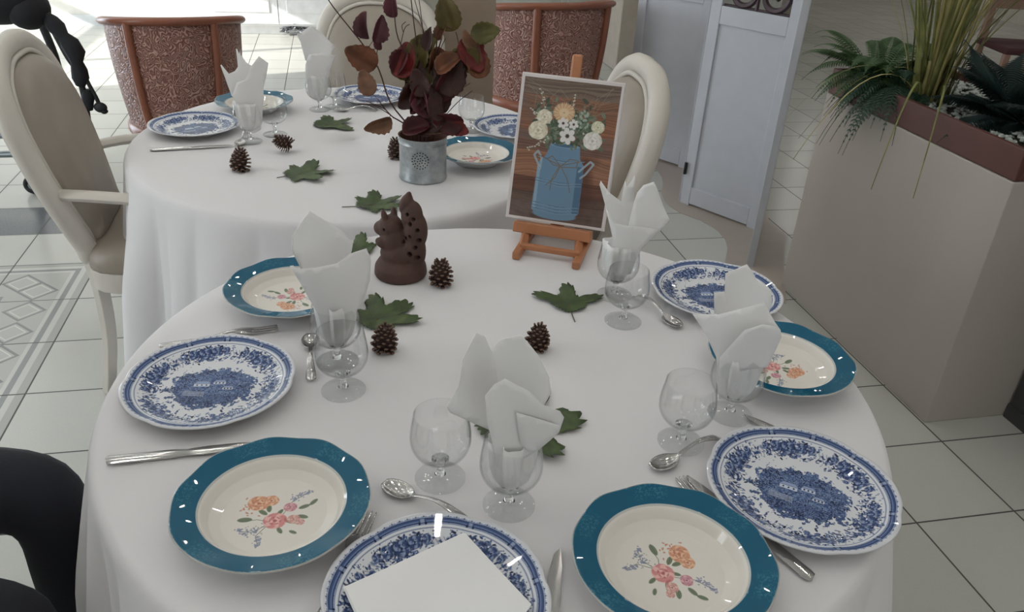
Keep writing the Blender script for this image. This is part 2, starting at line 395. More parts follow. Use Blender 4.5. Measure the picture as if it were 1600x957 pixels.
# ================================================================== ROOM
def floor_material():
    t=NT('pale floor tiles'); o=t.obj(); sx=t.new('ShaderNodeVectorMath',operation='DOT_PRODUCT'); sy=t.new('ShaderNodeVectorMath',operation='DOT_PRODUCT')
    t.link(o,sx.inputs[0]); t.link(o,sy.inputs[0]); sx.inputs[1].default_value=(CY/TS,SY/TS,0); sy.inputs[1].default_value=(-SY/TS,CY/TS,0)
    i=t.math('SUBTRACT',sx.outputs['Value'],(OX*CY+OY*SY)/TS); j=t.math('SUBTRACT',sy.outputs['Value'],(-OX*SY+OY*CY)/TS)
    def edge(x):
        f=t.math('FRACT',x); return t.math('MINIMUM',f,t.math('SUBTRACT',1.0,f))
    e=t.math('MINIMUM',edge(i),edge(j)); joint=t.math('LESS_THAN',e,.0085)
    fl=t.new('ShaderNodeCombineXYZ'); t.link(t.math('FLOOR',i),fl.inputs[0]); t.link(t.math('FLOOR',j),fl.inputs[1])
    wn=t.new('ShaderNodeTexWhiteNoise',noise_dimensions='2D'); t.link(fl.outputs[0],wn.inputs['Vector'])
    sp_=t.noise(o,160,2); tone=t.math('ADD',t.math('MULTIPLY',wn.outputs['Value'],.5),t.math('MULTIPLY',sp_,.5))
    base=t.ramp(tone,[(.2,L4((184,184,177))),(.8,L4((194,194,187)))])
    # dark grey border tiles
    def between(x,a,b): return t.math('MULTIPLY',t.math('GREATER_THAN',x,a),t.math('LESS_THAN',x,b))
    row=t.math('MULTIPLY',between(j,4,5),t.math('LESS_THAN',i,2)); colm=t.math('MULTIPLY',between(i,1,2),t.math('LESS_THAN',j,5))
    dark=t.math('MAXIMUM',row,colm); dcol=t.ramp(sp_,[(.3,L4((96,99,102))),(.7,L4((112,115,118)))])
    c=t.mix(dark,base,dcol)
    # patterned carpet of tiles: bands and a chain of diamonds
    u=t.math('MULTIPLY',i,-1.0); v=t.math('SUBTRACT',3.0,j); d=t.math('MINIMUM',u,v); inr=t.math('GREATER_THAN',d,0.0)
    near=t.math('LESS_THAN',u,v); s_=t.math('ADD',t.math('MULTIPLY',near,v),t.math('MULTIPLY',t.math('SUBTRACT',1.0,near),u))
    fs=t.math('ABSOLUTE',t.math('SUBTRACT',t.math('FRACT',t.math('DIVIDE',s_,.5)),.5)); fd=t.math('ABSOLUTE',t.math('DIVIDE',t.math('SUBTRACT',d,.52),.5))
    dia=t.math('ADD',fs,fd)
    ln=between(dia,.40,.49); ln2=between(dia,.30,.335)
    ingr=t.math('GREATER_THAN',d,.26)
    fieldc=t.mix(ln,L4((172,172,166)),L4((126,128,126))); fieldc=t.mix(ln2,fieldc,L4((205,205,198)))
    fieldc=t.mix(between(d,.86,.95),fieldc,L4((132,134,132))); fieldc=t.mix(t.math('GREATER_THAN',d,1.02),fieldc,L4((188,188,182)))
    band=t.mix(between(d,.155,.215),L4((190,190,184)),L4((134,136,135))); band=t.mix(t.math('LESS_THAN',d,.09),band,L4((166,166,160)))
    rug=t.mix(ingr,band,fieldc); c=t.mix(inr,c,rug)
    c=t.mix(joint,c,L4((74,74,70)))
    t.link(c,t.b.inputs['Base Color'])
    rg=t.math('ADD',.17,t.math('MULTIPLY',joint,.5)); rg=t.math('ADD',rg,t.math('MULTIPLY',t.noise(o,9,3),.10)); t.link(rg,t.b.inputs['Roughness'])
    t.bump(t.math('ADD',t.math('MULTIPLY',joint,-1.0),t.math('MULTIPLY',sp_,.06)),.25,.002)
    return t.m
A0,A1,B0,B1=WIN_L,8.5,-4.0,WALL_B; BD=14.0; AR=4.8; HC=2.75
def roombox(a0,a1,b0,b1,z0,z1,mb=None,m=0):
    mb=mb or MB(); c=RW((a0+a1)/2,(b0+b1)/2,(z0+z1)/2); return mb.box(c,(a1-a0,b1-b0,z1-z0),m,rz=YAW)
wallm=mat('warm white painted wall',(214,210,200),.7,bump=.05,bscale=180)
obj('floor',roombox(A0-.3,A1+.3,B0-.3,BD+.3,-.1,0),floor_material(),smooth=False,kind='structure')
obj('ceiling',roombox(A0-.3,A1+.3,B0-.3,BD+.3,HC,HC+.1),mat('matt white ceiling',(232,232,228),.8),smooth=False,kind='structure')
obj('wall_back',roombox(AR,A1+.2,BD,BD+.15,0,HC,roombox(AR-.15,AR,B1,BD+.15,0,HC,roombox(A0-.2,AR,B1,B1+.15,0,HC))),wallm,smooth=False,kind='structure')
obj('wall_front',roombox(A0-.2,A1+.2,B0-.15,B0,0,HC),wallm,smooth=False,kind='structure')
obj('wall_right',roombox(A1,A1+.15,B0,BD,0,HC),wallm,smooth=False,kind='structure')
mb=MB()                                               # left wall with an opening for glass doors
roombox(A0-.15,A0,B0,5.1,0,HC,mb); roombox(A0-.15,A0,7.95,B1,0,HC,mb); roombox(A0-.15,A0,5.1,7.95,2.2,HC,mb)
obj('wall_left',mb,wallm,smooth=False,kind='structure')
whitem=mat('white lacquered frame',(236,236,234),.35)
mb=MB()
for b in(5.13,6.05,6.98,7.92): roombox(A0-.1,A0-.04,b-.03,b+.03,0,2.2,mb)
for z in(.04,1.1,2.17): roombox(A0-.1,A0-.04,5.1,7.95,z-.03,z+.03,mb)
obj('window_1',mb,whitem,smooth=False,kind='structure')
skm=mat('grey tiled skirting',(200,202,202),.35)
obj('baseboard_back',roombox(A0,AR,B1-.02,B1,0,.09),skm,smooth=False,kind='structure')
mb=MB(); roombox(A0,A0+.015,B0,5.1,0,.09,mb); roombox(A0,A0+.015,7.95,B1,0,.09,mb); obj('baseboard_left',mb,skm,smooth=False,kind='structure')
# unseen window added to light the scene from the left, its panel glowing
t=NT('glowing fill panel'); t.set(Roughness=.8); t.b.inputs['Base Color'].default_value=(.85,.87,.9,1); t.b.inputs['Emission Color'].default_value=(.85,.93,1,1); t.b.inputs['Emission Strength'].default_value=1.0; fillm=t.m  # emission added as fill, shared by both added windows
mb=MB()
for b in(-.05,1.6,3.25): roombox(A0,A0+.03,b-.03,b+.03,.95,2.15,mb)
for z in(.97,2.13): roombox(A0,A0+.03,-.08,3.28,z-.03,z+.03,mb)
wn=obj('added_window_left',mb,whitem,smooth=False,kind='structure'); obj('blind',roombox(A0+.001,A0+.012,-.02,3.22,1.0,2.1),fillm,wn,smooth=False)
mb=MB()  # unseen window behind the camera, added to carry the fill light
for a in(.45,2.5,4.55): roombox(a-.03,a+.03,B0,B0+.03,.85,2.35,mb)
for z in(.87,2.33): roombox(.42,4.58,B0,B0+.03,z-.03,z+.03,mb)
wn=obj('added_window_front',mb,whitem,smooth=False,kind='structure'); obj('blind',roombox(.48,4.52,B0+.001,B0+.012,.9,2.3),fillm,wn,smooth=False)
# ceiling spots
t=NT('lamp glow'); t.b.inputs['Emission Color'].default_value=(1,.96,.9,1); t.b.inputs['Emission Strength'].default_value=72; glowm=t.m
chrome=mat('brushed chrome',(200,200,202),.25,1.0,.03)
k=0
LAMPS=[(a,b,1.0 if a<2 else .7) for a in(-2.6,-1.7,-.8,.1,1.0,1.9,2.9,4.4) for b in(-2.0,-.3,.8,1.7,2.6,3.5,4.4,5.6)]+[(a,b,7.0) for a in(5.8,7.4) for b in(6.5,9.0,11.5)]  # last six spots added to brighten the far right floor
for a,b,pw in LAMPS:
    for _ in(0,):
        c=RW(a,b,HC); tl=thing('ceiling_spotlight','small round recessed spotlight in the white ceiling','ceiling light',c,0,'recessed ceiling spotlights')
        obj('trim_ring',MB().lathe([(.0365,-.001),(.055,-.001),(.055,-.010),(.0365,-.014)],c,20,capb=False),chrome,tl)
        obj('bulb',MB().lathe([(.036,-.004),(.02,-.006),(.001,-.006)],c,16,capb=False),glowm,tl)
        light('spot_lamp','AREA',c+np.array([0,0,-.02]),SPOT_W*(pw if pw<5 else 9),.06,None,(1,.97,.96),aim=(0,0,-1))
# curved beige inlay in the floor below the folding screen
mp=[(1000,253),(1012,259),(1025,265),(1034,277),(1036,290),(1032,302),(1037,313),(1045,322),(1062,333),(1095,345),(1120,360),(1133,375),(1137,390),(1135,400),(1128,425)]
OUT=[tuple(G(*p)[:2]) for p in mp]+[(1.1,2.86),(1.21,3.3)]+[tuple(G(*p)[:2]) for p in ((1230,368),(1202,347))]+[(1.30,4.1),(1.15,4.75),(.72,4.85)]
obj('floor_inlay',slab(MB(),OUT,0.0003,.0025),mat('smooth beige resin',(170,158,148),.3,vary=.03),smooth=False,kind='structure')
# ================================================================== furniture behind
white_cab=mat('white glossy laminate',(240,240,240),.25)
def cabinet(a0,a1,b0,b1,z0,z1,nd,label,m,hm,group=None,hside=1):
    c=RW((a0+a1)/2,(b0+b1)/2,0); r=thing('cabinet',label,'cabinet',c,0,group)
    body=MB(); roombox(a0,a1,b0,b1,z0+.08,z1,body); roombox(a0+.02,a1-.02,b0+.05,b1,0.0,z0+.08,body); obj('body',body,m,r,smooth=False,bevel=.003)
    wd=(a1-a0)/nd
    for k in range(nd):
        x0=a0+k*wd+.004; x1=a0+(k+1)*wd-.004
        d=obj('door',roombox(x0,x1,b0-.018,b0-.001,z0+.1,z1-.02),m,r,smooth=False,bevel=.003)
        fr=MB(); roombox(x0+.07,x1-.07,b0-.026,b0-.018,z0+.2,z1-.12,fr); obj('raised_panel',fr,m,d,smooth=False,bevel=.004)
        hx=x1-.05 if (k%2==0) else x0+.05
        hb=MB(); hb.tube([RW(hx,b0-.045,.75),RW(hx,b0-.045,.93)],.007); hb.tube([RW(hx,b0-.045,.77),RW(hx,b0-.02,.77)],.005); hb.tube([RW(hx,b0-.045,.91),RW(hx,b0-.02,.91)],.005)
        obj('handle',hb,hm,d)
    return r
def ab(x,y): return x*CY+y*SY, -x*SY+y*CY
a_,b_=ab(*G(332,42)[:2]); b_=min(b_,WALL_B-.5)
cabinet(a_,a_+1.9,7.88,WALL_B-.01,0,2.0,3,'bright white cupboard against the back wall, lit by the window',white_cab,chrome)
grey_cab=mat('pale grey laminate',(190,190,184),.4)
cabinet(1.35,2.75,WALL_B-.62,WALL_B-.01,0,2.0,2,'pale grey cupboard with bar handles behind the far rattan armchair',grey_cab,chrome)
cabinet(3.05,4.3,WALL_B-.62,WALL_B-.01,0,2.0,2,'pale grey cupboard to the right of the dark gap at the back wall',grey_cab,chrome)
# low white sideboard shining at the top left
pillm=mat('greige painted pillar',(172,162,150),.7,bump=.05,bscale=120)
pc=G(990,108); pa,pb=ab(pc[0],pc[1])
obj('pillar',roombox(pa-.2,pa+.14,pb-.1,pb+.30,0,HC),pillm,smooth=False,bevel=.01,kind='structure')
# taupe partition behind the far chair
tp=thing('notice_board','plain taupe upright board standing between the white armchair and the rattan armchair','board',(-.27,3.5,0))
obj('board_panel',MB().box((-.255,3.5,.90),(.235,.03,1.25),rz=.12),mat('taupe card',(150,132,116),.8,bump=.04),tp,smooth=False,bevel=.002)
mb=MB(); mb.box((-.255,3.5,.012),(.26,.26,.024),rz=.12); mb.tube([(-.255,3.5,.02),(-.255,3.5,.30)],.014); obj('stand',mb,mat('dark bronze metal',(70,62,56),.4,.8),tp)
# ---------------- folding screen
sw=mat('pale grey painted wood screen',(188,190,196),.45,vary=.03,bump=.06,bscale=40); swp=mat('beige screen edge wood',(158,146,136),.5)
iron=mat('dark purple brown cast iron',(72,58,62),.5,.4)
scr=thing('folding_screen','tall pale grey folding screen of framed panels with scrolled ironwork, beside the planter','screen',(1.0,3.8,0))
def screen_panel(p,q,H=1.70,hz=.975):
    p=np.array([*p[:2],0.]);q=np.array([*q[:2],0.]); d=q-p; W=np.linalg.norm(d); d/=W; n=np.array([-d[1],d[0],0]); up=np.array([0,0,1.])
    def bx(x0,x1,z0,z1,th,m_,o=0.): m_.box(p+d*(x0+x1)/2+n*o+up*(z0+z1)/2,(x1-x0,th,z1-z0),ax=(d,n,up))
    fr=MB(); bx(0,.055,0.,H,.032,fr); bx(W-.055,W,0.,H,.032,fr); bx(.055,W-.055,.012,.10,.030,fr); bx(.055,W-.055,H-.07,H,.030,fr); bx(.055,W-.055,hz-.08,hz,.030,fr)
    f=obj('screen_frame',fr,sw,scr,smooth=False,bevel=.003); f.data.materials[0]=sw
    pn=MB(); bx(.05,W-.05,.095,hz-.075,.012,pn); obj('screen_panel',pn,sw,scr,smooth=False)
    gr=MB(); w2=W-.11
    for cx in(.055+w2*.27,.055+w2*.73):
        for cz in(hz+.075,hz+.24,hz+.40):
            for s_ in(-1,1):
                tt=np.linspace(0,3.6*PI/2*1.25,34); rr=.075*(1-tt/tt[-1]*.82)
                P=[p+d*(cx+s_*(r_*math.cos(a)))+up*(cz-r_*math.sin(a)) for a,r_ in zip(tt,rr)]
                if s_==1 or cz>hz+.2: gr.tube(P,.014,6)
    gr.tube([p+d*(W/2)+up*(hz),p+d*(W/2)+up*(H-.06)],.009,6); gr.tube([p+d*.06+up*(hz+.005),p+d*(W-.06)+up*(hz+.005)],.006,6)
    obj('iron_scrollwork',gr,iron,scr)
S3=(1.030,3.189); S2=(1.166,3.61); S1=(.847,3.93); S0=(.965,4.46); SL=(.62,4.78)
screen_panel(S2,S3); screen_panel(S1,S2); screen_panel(S0,S1); screen_panel(SL,S0)
mb=MB()
for (x,y) in(S2,S1,S0):
    for z in(.16,1.06,1.5): mb.tube([(x-.012,y-.022,z),(x-.012,y-.022,z+.06)],.008,8)
obj('hinge',mb,mat('dark steel',(60,60,62),.4,.9),scr)
# ================================================================== tub armchairs in woven rattan
def rattan():
    t=NT('embossed red brown rattan'); o=t.obj(); n=t.noise(o,23,1.0,dist=.25); s_=t.math('SINE',t.math('MULTIPLY',n,60.0)); s2=t.math('ABSOLUTE',s_)
    k=t.math('MULTIPLY',t.math('ADD',s_,1.0),.5)
    t.link(t.ramp(k,[(.1,L4((118,76,64))),(.55,L4((142,98,86))),(.95,L4((178,140,126)))]),t.b.inputs['Base Color']); t.set(Roughness=.38)
    t.bump(k,.7,.006); return t.m
ratt=rattan(); redwood=mat('red brown varnished wood',(134,80,58),.3,vary=.1,nscale=6); cush=mat('brown seat fabric',(96,60,46),.8)
def tub_chair(label,loc,rz,scale=1.0,group='rattan tub armchairs behind the far table'):
    r=thing('tub_armchair',label,'armchair',(0,0,0),0,group); ang=np.linspace(-PI*.5-1.92,-PI*.5+1.92,49)   # back at -Y
    def top(a): s_=abs(a+PI/2)/1.92; return .84-.08*s_*s_
    def rad(a,z): f=(z-.30)/.5; k=.275+.055*f+.012*math.sin(f*3); return k*math.cos(a),k*1.06*math.sin(a)
    sh=MB(); V=[];n=14
    for a in ang:
        for j in range(n): z=.30+(top(a)-.30)*j/(n-1); x,y=rad(a,z); V.append((x,y,z))
    sh.add(V,[(i*n+j,(i+1)*n+j,(i+1)*n+j+1,i*n+j+1) for i in range(48) for j in range(n-1)])
    obj('shell',sh,ratt,r,local=True,solid=.02)
    def rail(zf,R,nm,fl=.6):
        P=[]
        for a in ang: z=zf(a); x,y=rad(a,z); s_=1.03; P.append((x*s_,y*s_,z))
        obj(nm,MB().tube(P,R,10,flat=fl),redwood,r,local=True)
    rail(top,.030,'top_rail'); rail(lambda a:.315,.026,'bottom_rail',1.2)
    for a in(-PI/2-1.92,-PI/2-.62,-PI/2+.62,-PI/2+1.92):
        P=[(*(np.array(rad(a,z))*1.045),z) for z in np.linspace(.31,top(a),8)]; obj('stile',MB().tube(P,.022,8),redwood,r,local=True)
    st=MB(); st.lathe([(.24,.33),(.262,.35),(.262,.42),(.23,.455),(.001,.46)],(0,0,0),32,capb=True); obj('seat',st,cush,r,local=True)
    for x,y in((-.2,-.2),(.2,-.2),(-.2,.2),(.2,.2)): obj('leg',MB().tube([(x*1.12,y*1.12,0),(x,y,.34)],[.017,.024],8),redwood,r,local=True)
    r.location=loc; r.rotation_euler=(0,0,rz); r.scale=(scale,)*3 if np.isscalar(scale) else scale; return r
tub_chair('red brown embossed rattan tub armchair seen square from behind, left of the window patch',(-1.63,3.82,0),.36,(.86,.95,1))
tub_chair('red brown rattan tub armchair behind the framed flower picture and taupe board',(.08,4.66,0),.50,1.04)
# ================================================================== white medallion armchairs
cream=mat('cream white lacquered wood',(206,200,190),.42,vary=.04,nscale=5); taupe=mat('taupe leatherette',(152,142,130),.42,vary=.06,nscale=8,bump=.05,bscale=200)
def arm_chair():
    r=thing('upholstered_armchair','','armchair',(0,0,0))
    # seat outline (front rounded, +Y forward)
    so=[(-.20,-.20),(.20,-.20),(.245,.05),(.24,.18),(.17,.245),(0,.265),(-.17,.245),(-.24,.18),(-.245,.05)]; sp_=cr_spline([(a,b) for a,b in so],6,True)
    ap=MB(); slab(ap,[tuple(p) for p in sp_],.375,.435); obj('seat_frame',ap,cream,r,local=True,bevel=.006)
    V=[];n=len(sp_)
    for s_,z in((.985,.436),(1.0,.455),(.985,.475),(.93,.495),(.8,.508),(.5,.517),(.05,.52)):
        for p in sp_: V.append((p[0]*s_,p[1]*s_,z))
    obj('seat',MB().add(V,[(i*n+j,i*n+(j+1)%n,(i+1)*n+(j+1)%n,(i+1)*n+j) for i in range(6) for j in range(n)]+[tuple(6*n+j for j in range(n))]),taupe,r,local=True)
    for s_ in(-1,1):
        obj('leg',MB().tube(cr_spline([(s_*.185,.225,.385),(s_*.19,.228,.2),(s_*.185,.24,0)],5),[.026]*3+[.022]*3+[.020]*2+[.018]*3,4),cream,r,local=True,bevel=.003)
        obj('leg',MB().tube(cr_spline([(s_*.165,-.205,.46),(s_*.17,-.195,.38),(s_*.172,-.20,.2),(s_*.175,-.235,0)],5),np.linspace(.027,.020,16),4),cream,r,local=True,bevel=.003)
    # oval back: outline in (x,h) leaning back
    def BP(x,h,o=0.): 
        lean=.24; return np.array([x,-.20-(h-.45)*lean+o-.35*x*x*0, h])
    out=[(0,1.015),(.10,1.005),(.185,.955),(.228,.87),(.232,.77),(.215,.66),(.185,.56),(.165,.50),(.15,.455),(0,.45),(-.15,.455),(-.165,.50),(-.185,.56),(-.215,.66),(-.232,.77),(-.228,.87),(-.185,.955),(-.10,1.005)]
    ring=cr_spline(out,5,True); up2=cr_spline([(x*.99,h) for x,h in out],5,True)
    P=[BP(x,h) for x,h in ring]
    obj('back_frame',MB().tube(P,.030,10,closed=True,flat=1.0),cream,r,local=True)
    groove=[BP(x*.885,(h-.74)*.888+.745,.018) for x,h in ring]; obj('inner_moulding',MB().tube(groove,.008,8,closed=True),cream,r,local=True)
    pad=MB(); V=[];n=len(ring)
    for s_,o in((.875,.012),(.85,.040),(.76,.058),(.5,.066),(.04,.068)):
        for x,h in ring: V.append(BP(x*s_,(h-.745)*s_+.745,o))
    pad.add(V,[(i*n+j,(i+1)*n+j,(i+1)*n+(j+1)%n,i*n+(j+1)%n) for i in range(4) for j in range(n)]+[tuple(4*n+j for j in range(n))[::-1]])
    V=[]
    for s_,o in((.875,.012),(.85,-.012),(.5,-.018),(.04,-.018)):
        for x,h in ring: V.append(BP(x*s_,(h-.745)*s_+.745,o))
    pad.add(V,[(i*n+j,i*n+(j+1)%n,(i+1)*n+(j+1)%n,(i+1)*n+j) for i in range(3) for j in range(n)])
    obj('backrest',pad,taupe,r,local=True)
    for s_ in(-1,1):
        A=cr_spline([(s_*.205,-.245,.665),(s_*.245,-.15,.672),(s_*.275,-.03,.670),(s_*.27,.07,.655)],6)
        obj('armrest',MB().tube(A,[.021]*len(A),8,flat=.75),cream,r,local=True)
        S=cr_spline([(s_*.27,.065,.655),(s_*.268,.03,.58),(s_*.25,.06,.48),(s_*.235,.09,.40)],5); obj('arm_support',MB().tube(S,.017,8),cream,r,local=True)
    return r
ac=arm_chair(); ac['label']='cream armchair with taupe seat at the left end of the far table, side on'; ac['group']='cream medallion armchairs around the tables'
f_=np.array([.968,.25]); ac.location=(-1.05,2.245,0); ac.rotation_euler=(0,0,math.radians(14.5-90))
dup(ac,(-.60,3.01,0),PI-.04,'cream armchair with tan oval back facing us across the far table, behind the bouquet')
dup(ac,(.010,2.25,0),math.radians(190-90),'cream armchair with rounded back half hidden behind the flower picture')
dup(ac,(-1.36,.86,0),math.radians(-88),'cream armchair at bottom left carrying the seated person in dark trousers')
# ================================================================== tables and cloths
NTX,NTY,NR=-.0168,1.1229,.615; FTX,FTY,FR=-.50,2.335,.628
def cloth_mat():
    t=NT('white damask tablecloth'); o=t.obj(); t.b.inputs['Base Color'].default_value=L4((222,220,221)); t.set(Roughness=.75)
    t.b.inputs['Sheen Weight'].default_value=.15
    n1=t.noise(o,5,3,dist=.8); n2=t.noise(o,420,1); t.bump(t.math('ADD',t.math('MULTIPLY',n1,1.0),t.math('MULTIPLY',n2,.01)),.16,.02); return t.m
clm=cloth_mat(); twood=mat('beech table wood',(178,140,98),.4)
def table(x,y,R,label,clabel,seed,zb,clear):
    tb=thing('round_table',label,'table',(x,y,0),0)
    obj('tabletop',MB().lathe([(.02,.70),(R-.03,.70),(R-.012,.715),(R-.012,.735),(R-.03,.742),(.02,.742)],(x,y,0),72,capt=True),twood,tb)
    obj('pedestal',MB().lathe([(.2,0),(.2,.02),(.05,.06),(.045,.5),(.09,.69)],(x,y,0),32,capt=True),mat('dark steel',(60,60,62),.4,.9),tb)
    g=np.random.default_rng(seed); n=384; ph=g.random(6)*6.28; prof=[(.001,.75)]+[(R*q,.75) for q in(.2,.4,.6,.8,.93)]+[(R-.006,.7495),(R+.001,.746),(R+.006,.738),(R+.009,.725)]
    drop=[(R+.010+.10*((.71-z)/.71),z) for z in np.linspace(.70,zb,16)]
    def fn(r,z,a,i):
        d=max(0.,(.735-z)/.7); 
        if d<=0: 
            return r,z
        w=.62*(2*abs(math.sin(5.5*a+ph[0]+.6*math.sin(2*a+ph[4])))**.75-1.1)+.42*(2*abs(math.sin(9.5*a+ph[1]+math.sin(3*a)))**.8-1.1)
        amp=.050*min(1,(d*2.4)**.8)*clear(a); return r+w*amp-.045*d*(1-clear(a)), z
    m=MB().lathe(prof+drop,(x,y,0),n,capb=False,fn=fn)
    return obj('tablecloth',m,clm,None,(x,y,0),solid=.0012,label=clabel,cat='tablecloth',sharp=80)
def clear_near(a):            # flatter where the other table stands
    return 1-.9*math.exp(-((a-1.95+PI)%(2*PI)-PI)**2/.25)
def clear_far(a): 
    e=1-.9*math.exp(-(((a+1.19+PI)%(2*PI)-PI)**2)/.25); return e*(1-.85*math.exp(-(((a-PI+PI)%(2*PI)-PI)**2)/.12))
table(NTX,NTY,NR,'round dining table under the near white cloth','long white cloth draped over the near round table, all in the foreground',3,.02,clear_near)
table(FTX,FTY,FR,'round dining table under the far white cloth','long white cloth draped over the farther round table, under the tin of dried leaves',8,.02,clear_far)
# ================================================================== plates
GB='blue and white dinner plates'; GT='teal rimmed soup plates'
plate(BLUE_ME,'dinner_plate',-.4665,1.0332,6,'blue and white plate at the left edge of the near table, above the long knife',GB)
plate(BLUE_ME,'dinner_plate',.4146,.8622,-24,'blue and white landscape plate at the lower right edge of the near table',GB)
plate(BLUE_ME,'dinner_plate',.4094,1.4431,8,'blue and white plate on the near table by the planter, partly behind a napkin',GB)
plate(BLUE_ME,'dinner_plate',-.0667,.6363,15,'blue and white plate bottom centre with a folded napkin lying on it',GB)
plate(TEAL_ME,'soup_plate',-.289,.7623,0,'teal rimmed soup plate with rose bouquet at the lower left of the near table',GT)
plate(TEAL_ME,'soup_plate',.2113,.7061,-82,'teal rimmed soup plate with rose bouquet at the bottom right, beside the upright knife blade',GT,ZT+.0012)
plate(TEAL_ME,'soup_plate',.4665,1.1796,-155,'teal rimmed soup plate at the right edge of the near table, half behind a napkin',GT)
plate(TEAL_ME,'soup_plate',-.4172,1.3312,125,'teal rimmed soup plate at the upper left of the near table behind the tall napkin',GT)
def P2(u,v,z=ZT+.02): p=G(u,v,z); return p[0],p[1]
FG='blue and white plates on the far table'
plate(BLUE_ME,'dinner_plate',-.978,2.335,40,'blue and white plate at the left end of the far table',GB)
x,y=P2(580,146,.774); plate(BLUE_ME,'dinner_plate',x,y,0,'blue and white plate at the back of the far table before the cream armchair',GB)
x,y=P2(803,196,.774); plate(BLUE_ME,'dinner_plate',x,y,80,'blue and white plate on the far table against the left edge of the flower picture',GB)
x,y=P2(397,156,.786); plate(TEAL_ME,'soup_plate',x,y,30,'teal rimmed soup plate at the back left of the far table behind a napkin',GT)
x,y=P2(745,234,.786); plate(TEAL_ME,'soup_plate',x,y,190,'teal rimmed soup plate just right of the galvanised tin',GT)
# ================================================================== glasses
t=NT('clear glass'); n=t.n; n.remove(t.b); tr=t.new('ShaderNodeBsdfTransparent'); gl=t.new('ShaderNodeBsdfGlossy'); gl.inputs['Roughness'].default_value=.02
lw=t.new('ShaderNodeLayerWeight'); lw.inputs['Blend'].default_value=.5
t.link(t.ramp(lw.outputs['Facing'],[(0,(.99,.992,.992,1)),(.75,(.97,.975,.975,1)),(.93,(.74,.76,.77,1)),(1,(.42,.45,.47,1))]),tr.inputs['Color'])
mx=t.new('ShaderNodeMixShader'); t.link(t.math('ADD',.05,t.math('MULTIPLY',t.math('POWER',lw.outputs['Facing'],4.0),.6)),mx.inputs[0])
t.link(tr.outputs[0],mx.inputs[1]); t.link(gl.outputs[0],mx.inputs[2]); t.link(mx.outputs[0],n['Material Output'].inputs['Surface']); glassm=t.m
t=NT('solid glass stem'); t.set(Roughness=.02); t.b.inputs['Transmission Weight'].default_value=1.0; t.b.inputs['IOR'].default_value=1.45; t.b.inputs['Base Color'].default_value=(.98,.99,.99,1); stemm=t.m
t=NT('glass foot'); t.n.remove(t.b); tr=t.new('ShaderNodeBsdfTransparent'); gl=t.new('ShaderNodeBsdfGlossy'); gl.inputs['Roughness'].default_value=.04; lw=t.new('ShaderNodeLayerWeight'); lw.inputs['Blend'].default_value=.5
t.link(t.ramp(lw.outputs['Facing'],[(0,(.985,.99,.99,1)),(.65,(.97,.975,.975,1)),(.88,(.78,.80,.81,1)),(1,(.4,.42,.44,1))]),tr.inputs['Color']); mx=t.new('ShaderNodeMixShader')
t.link(t.math('ADD',.05,t.math('MULTIPLY',t.math('POWER',lw.outputs['Facing'],4.0),.5)),mx.inputs[0]); t.link(tr.outputs[0],mx.inputs[1]); t.link(gl.outputs[0],mx.inputs[2]); t.link(mx.outputs[0],t.n['Material Output'].inputs['Surface']); footm=t.m
def make_glass(label,s=1.0):
    r=thing('stemmed_glass',label,'glass',(0,0,0),0,'stemmed wine glasses')
    obj('foot',MB().lathe([(.001,.0002),(.0340,.0002),(.0352,.0010),(.0352,.0022),(.0340,.0030),(.018,.0050),(.0085,.0088)],n=48,capb=False),footm,r,local=True)
    obj('stem',MB().lathe([(.0082,.0088),(.0056,.013),(.0048,.020),(.0052,.027),(.0085,.0325),(.0125,.0352),(.009,.0375)],n=24,capb=True,capt=True),stemm,r,local=True)
    out=[(.0125,.0355),(.022,.0385),(.033,.0465),(.0395,.0575),(.0415,.069),(.0408,.083),(.0385,.098),(.0368,.110)]
    o2=cr_spline(out,4); inn=[(max(r_-.0013,.001),z+.0010) for r_,z in o2[::-1]]
    obj('bowl',MB().lathe([tuple(p) for p in o2]+[(.0362,.1108)]+inn+[(.001,.0375)],n=48,capb=False),glassm,r,local=True)
    return r
GL=[((688,748),'empty glass in the front centre of the near table, left of the napkin glass'),((795,790),'glass in the front centre with the big white napkin standing in it'),
 ((537,611),'empty glass beside the teaspoon, in front of the upper left napkin'),((528,566),'glass upper left holding the tall white napkin'),
 ((973,503),'empty glass on the near table just right of the maple leaf with a long stalk'),((960,462),'glass holding the spiky napkin beside the picture easel'),
 ((1063,692),'empty glass at the right of the near table above the spoon'),((1140,648),'glass holding the large napkin before the right teal plate'),
 ((391,222),'far table glass at left with a pointed napkin in it'),((430,211),'empty far table glass beside the pointed napkin, left'),
 ((500,172),'far table glass with the tall blurred napkin at centre'),((523,168),'small empty glass behind the tall napkin on the far table'),
 ((736,205),'empty glass on the far table right of the dried leaves')]
g0=make_glass(GL[0][1]); GPOS=[G(u,v,ZT) for (u,v),_ in GL]; g0.location=GPOS[0]+np.array([0,0,.0005])
for i in range(1,len(GL)): dup(g0,GPOS[i]+np.array([0,0,.0005]),i*.7,GL[i][1])
